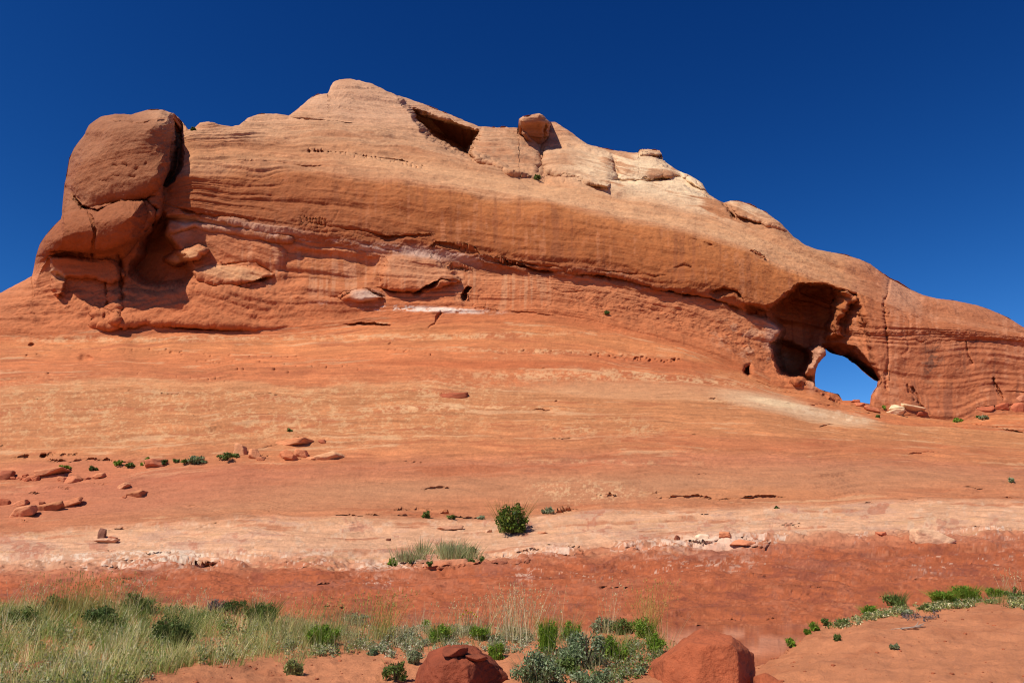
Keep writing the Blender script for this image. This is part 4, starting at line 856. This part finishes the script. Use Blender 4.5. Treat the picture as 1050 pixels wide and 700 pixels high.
# grass: uncountable blades
def scrub(label, polys, seed, sz=.02):
    pass
def grass_patch(name, label, polys, cols, hrange, wd, surf='bank', seed=1, lean=.35, kcol=1.):
    rs = np.random.RandomState(seed); L = []
    for pts, n, cl in polys:
        a = np.array(pts, float); (x0, y0), (x1, y1) = a.min(0), a.max(0); m_ = int(n*2.4)
        xs = rs.uniform(x0, x1, m_); ys = rs.uniform(y0, y1, m_); ok = inside(xs, ys, pts); xs, ys = xs[ok][:n], ys[ok][:n]
        den = n2(xs*.06, ys*.11, 3, .6, seed); ok = den > -.28+rs.uniform(-.3, .3, len(xs)); xs, ys = xs[ok], ys[ok]
        cs_ = 14; nc = max(4, len(xs)//cs_); cxs, cys = xs[:nc], ys[:nc]
        Bc = np.array([bank(a_, b_) if surf == 'bank' else at_grid(a_, b_)[0] for a_, b_ in zip(cxs, cys)], float)
        ci = np.arange(nc).repeat(cs_+2); sz = rs.uniform(.5, 1.35, nc)**1.3; ang = rs.uniform(0, 6.283, len(ci)); rr_ = rs.rand(len(ci))**.7
        sp_ = .13 if surf == 'bank' else .35
        B = Bc[ci].copy(); B[:, 0] += np.cos(ang)*rr_*sp_*sz[ci]; B[:, 1] += np.sin(ang)*rr_*sp_*sz[ci]; B[:, 2] -= .015
        hg = rs.uniform(hrange[0], hrange[1], len(B))*sz[ci]
        ln = np.stack([np.cos(ang)*rr_, np.sin(ang)*rr_], -1)*lean*1.6+rs.normal(size=(len(B), 2))*.1; ln[:, 0] += .08
        hue = (np.array(cl or cols)[rs.randint(0, len(cl or cols), nc)]*rs.uniform(.7, 1.25, (nc, 1)))[ci]
        V_, Q_, C_ = blades(B, hg, ln, np.full(len(B), wd), cl or cols, rs); C_ = C_*.45+np.repeat(hue, len(V_)//len(B), 0)*.55*rs.uniform(.8, 1.2, len(B)).repeat(len(V_)//len(B))[:, None]
        L.append((V_, Q_, C_)); continue
        L.append(blades(B, hg, ln, np.full(len(B), wd), cl or cols, rs))
    V, Q, Cc = merge(L); o = mesh_obj(name, V, Q, M_GRASS, None, np.clip(Cc*kcol, 0, 1), False); tag(o, label, 'grass', None, 'stuff'); return o
LEFTG = [(-20,640),(-20,626),(30,622),(80,618),(150,620),(200,626),(255,640),(300,650),(300,668),(250,676),(190,684),(150,697),(110,712),(-20,715)]
grass_patch('grass', 'mixed green and straw coloured grass filling the lower left foreground', [(LEFTG, 10000, G_GR), (LEFTG, 4200, G_STR), (LEFTG, 3000, G_MID+G_BRT), ([(-20,640),(-20,626),(30,622),(80,618),(150,622),(240,640),(240,655),(-20,660)], 3500, G_MID),
   ([(190,630),(300,640),(330,650),(340,672),(290,682),(200,684),(160,690)], 2600, G_GR)], G_GR, (.08, .30), .008, seed=501, kcol=1.5)
grass_patch('grass', 'thin wispy grass behind the sand hollow', [([(280,640),(380,644),(400,652),(385,668),(320,672),(280,664)], 1500, G_STR+G_GR), ([(380,646),(540,646),(545,656),(380,660)], 420, G_STR), ([(560,650),(690,656),(690,668),(560,668)], 420, G_STR+G_GR)], G_GR, (.12, .5), .006, seed=502)
grass_patch('grass', 'pale grass covering the hummock on the pale shelf', [([(405,578),(412,568),(430,561),(455,560),(478,566),(488,572),(470,572),(440,571),(415,577)], 7000, [srgb(160,164,104), srgb(176,172,118), srgb(126,136,80), srgb(190,184,140)])], G_GR, (.15, .5), .026, 'slope', 503)
# low silvery ground cover
def mat_cover(label, polys, seed, surf='bank', sz=.02):
    rs = np.random.RandomState(seed); L = []
    for pts, n, cl, hh in polys:
        a = np.array(pts, float); (x0, y0), (x1, y1) = a.min(0), a.max(0); m_ = int(n*2.4)
        xs = rs.uniform(x0, x1, m_); ys = rs.uniform(y0, y1, m_); ok = inside(xs, ys, pts); xs, ys = xs[ok][:n], ys[ok][:n]
        for x_, y_ in zip(xs, ys):
            if n2(np.array([x_*.08]), np.array([y_*.16]), 3, .6, seed)[0] < -.12: continue
            b = bank(x_, y_); r_ = rs.uniform(.03, .08); L.append(leaf_quads(13, (b[0], b[1], b[2]+hh*.4), (r_, r_, hh*rs.uniform(.5, 1.1)), sz, [cl[rs.randint(len(cl))], cl[rs.randint(len(cl))]], rs, 1.8, .1, .8))
    V, Q, Cc = merge(L); o = mesh_obj('ground_cover', V, Q, M_LEAF, None, Cc, False); tag(o, label, 'ground cover', None, 'stuff')
G_SIL = [srgb(180,176,140), srgb(160,160,120), srgb(200,192,160), srgb(138,144,100)]
mat_cover('low grey-green scrub mixed through the left grass', [(LEFTG, 2600, G_GR+G_GRY+[srgb(120,134,64), srgb(196,190,150)], .13), ([(-20,640),(-20,626),(60,620),(160,622),(300,640),(300,655),(-20,660)], 800, G_MID+G_DK+G_GR, .16)], 604, .018)
mat_cover('low silvery sage mat behind the split boulder', [([(375,652),(400,645),(470,644),(540,646),(548,662),(530,672),(490,668),(450,676),(410,678),(380,668)], 1500, G_SIL+G_SIL+G_GRY+[srgb(110,124,66)], .08)], 601)
mat_cover('low green and grey mat along the crest of the right bank', [([(848,644),(865,638),(895,630),(935,622),(980,618),(1060,611),(1060,624),(1000,622),(960,626),(930,630),(900,634),(880,642)], 2200, G_MID+G_GR+G_GR+G_STR+G_GRY, .07),
    ([(925,628),(960,624),(970,630),(940,640),(915,640)], 60, G_PUR, .05)], 602)
mat_cover('sparse low green plants among the foreground shrubs', [([(545,660),(640,656),(690,664),(670,690),(640,700),(545,705)], 900, G_MID+G_GRY, .08)], 603)
mat_cover('patchy grey-green mat around the wispy grass', [([(285,634),(330,640),(385,643),(392,668),(340,674),(290,674)], 700, G_GR+G_GRY+G_SIL, .10)], 605)
grass_patch('grass', 'green grass fringe along the crest of the right bank', [([(850,643),(880,634),(930,624),(980,618),(1060,610),(1060,618),(1000,620),(950,626),(900,632),(860,644)], 4200, G_BRT+G_MID+G_GR+G_GR)], G_GR, (.06, .2), .008, seed=505)
grass_patch('grass', 'green grass between the foreground shrubs and the silvery mat', [([(540,650),(690,656),(690,668),(640,690),(545,690)], 1200, G_BRT+G_GR+G_STR), ([(400,648),(545,648),(540,664),(400,668)], 900, G_GR+G_STR+G_MID)], G_GR, (.08, .24), .008, seed=506)
# tall seed stalks
def stalks(px, py, n, hpx, spread, label, cols, seed, fan=.25, name='grass_tuft', surf='bank', wd=.0095):
    base = np.array(bank(px, py), float); k = base[1]/F; rs = np.random.RandomState(seed)
    bs = np.zeros((n, 3)); bs[:, 0] = rs.normal(size=n)*spread*k*.5; bs[:, 1] = rs.normal(size=n)*spread*k*.5
    ln = rs.normal(size=(n, 2))*fan; ln[:, 0] += .1
    V, Q, Cc = blades(bs, hpx*k*rs.uniform(.45, 1.05, n), ln, np.full(n, wd), cols, rs, .4, 4)
    tip = V.reshape(n, 5, 2, 3)[:, 4].mean(1); L = [(V, Q, Cc)]+[leaf_quads(6, t_, (.010, .010, .05), .009, cols, rs, 3.0, .1, 2.) for t_ in tip]
    V, Q, Cc = merge(L); o = mesh_obj(name, V, Q, M_GRASS, None, Cc, False); o.location = tuple(base); tag(o, label, 'grass tuft')
GTUFT = 'tall dry grass tufts'
stalks(533, 655, 170, 52, 26, 'dense straw coloured grass tuft, tallest in the centre foreground', G_STR, 701, .22)
stalks(505, 652, 60, 40, 24, 'thin straw tuft just left of the tallest tuft', G_STR, 702)
stalks(470, 650, 50, 36, 26, 'sparse straw stalks behind the split boulder near yellow flowers', G_STR, 703)
stalks(664, 650, 110, 52, 12, 'pale yellow seed stalks rising from the bright green tuft by the red boulder', [srgb(196,170,96), srgb(184,160,84)], 704, .30)
stalks(625, 650, 22, 52, 10, 'few tall pale stalks left of the yellow seed stalks', G_STR, 705, .16)
stalks(388, 655, 120, 46, 14, 'yellow-green feathery tuft leaning right behind the sand hollow', [srgb(168,162,76), srgb(150,150,70), srgb(180,170,96)], 706, .3)
stalks(318, 654, 120, 40, 40, 'yellow-green feathery stalks left of the leaning feathery tuft', [srgb(176,168,90), srgb(160,152,80), srgb(190,174,110)], 707, .25)
stalks(262, 628, 34, 28, 10, 'short straw tuft behind the mid green shrub', G_STR, 708)
stalks(70, 634, 150, 44, 40, 'feathery yellow-green tuft at the far edge of the left grass', [srgb(160,150,80), srgb(146,146,78), srgb(180,160,90)], 709, .25)
stalks(25, 634, 50, 34, 16, 'thin straw tuft near the left border', G_STR, 710)
stalks(125, 632, 90, 38, 26, 'straw tuft at the far edge between two bushes of the left grass', G_STR+G_GR, 711)
stalks(1038, 609, 26, 24, 10, 'small straw tuft on the right bank crest near the border', G_STR, 712)
stalks(202, 628, 26, 24, 12, 'short straw tuft left of the purplish shrub', G_STR, 713)
stalks(90, 632, 120, 42, 34, 'feathery orange-green tuft right behind the dark rounded shrub', [srgb(150,140,70), srgb(170,150,80)], 714, .22)
# flower plant
b = bank(480, 648); k = b[1]/F; root = empty('flower_plant', tuple(b)); tag(root, 'thin stems with small yellow flower heads rising above the silvery mat', 'flower')
T = []; Fl = []
for q in range(7):
    e = np.array([(q-3)*2.6*k, RS.uniform(-.03, .03), (20-abs(q-3)*1.5+RS.uniform(-3, 3))*k]); T.append(tube((0, 0, 0), e, .004, .003, 4, .04)); Fl.append(leaf_quads(16, e, (.022, .022, .010), .020, [srgb(214,184,40), srgb(196,166,40)], RS, 1.2, .1, 0))
V, Q, Cc = merge(T); mesh_obj('stem', V, Q, M_LEAF, root, Cc*0+srgb(110,124,60)); [mesh_obj('flower_head', v_, q_, M_LEAF, root, c_, False) for v_, q_, c_ in Fl]
# dead branch on the bank
b = bank(938, 645); root = empty('dead_branch', tuple(b)); tag(root, 'bleached dead branch lying on the bare sand of the right bank', 'branch')
T = []; kk = b[1]/F
for q, (x0, z0, x1, z1, r) in enumerate([(-14,0,10,3,1.1),(-2,1,12,5,.7),(0,1,14,1.5,.6),(-10,0,-20,-1,.6),(4,2,9,6,.5)]): T.append(tube((x0*kk, q*.03, z0*kk+.02), (x1*kk, q*.03+.05, z1*kk+.02), r*kk, .3*kk, 6, .08))
V, Q, Cc = merge(T); mesh_obj('twigs', V, Q, M_TWIG, root, Cc*0+srgb(176,152,132)*.8)
# crumbs of sandstone over the sand
L = []
for q in range(900):
    x_ = RS.uniform(-10, 1060); y_ = RS.uniform(625, 715); b = bank(x_, y_)
    if b[1] > 15.4: continue
    V, Fc = ICO[2]; s_ = .006+.022*RS.rand()**4; v = V*np.array([s_, s_, s_*.6])*(1+.25*RS.normal(size=(len(V), 1))*.5)+b; L.append((v, Fc, np.broadcast_to(A(170, 92, 60)*RS.uniform(.7, 1.2), v.shape)))
V, Q, Cc = merge(L); o = mesh_obj('gravel', V, Q, M_STONE, None, Cc); tag(o, 'scattered crumbs of red sandstone on the sand', 'gravel', None, 'stuff')
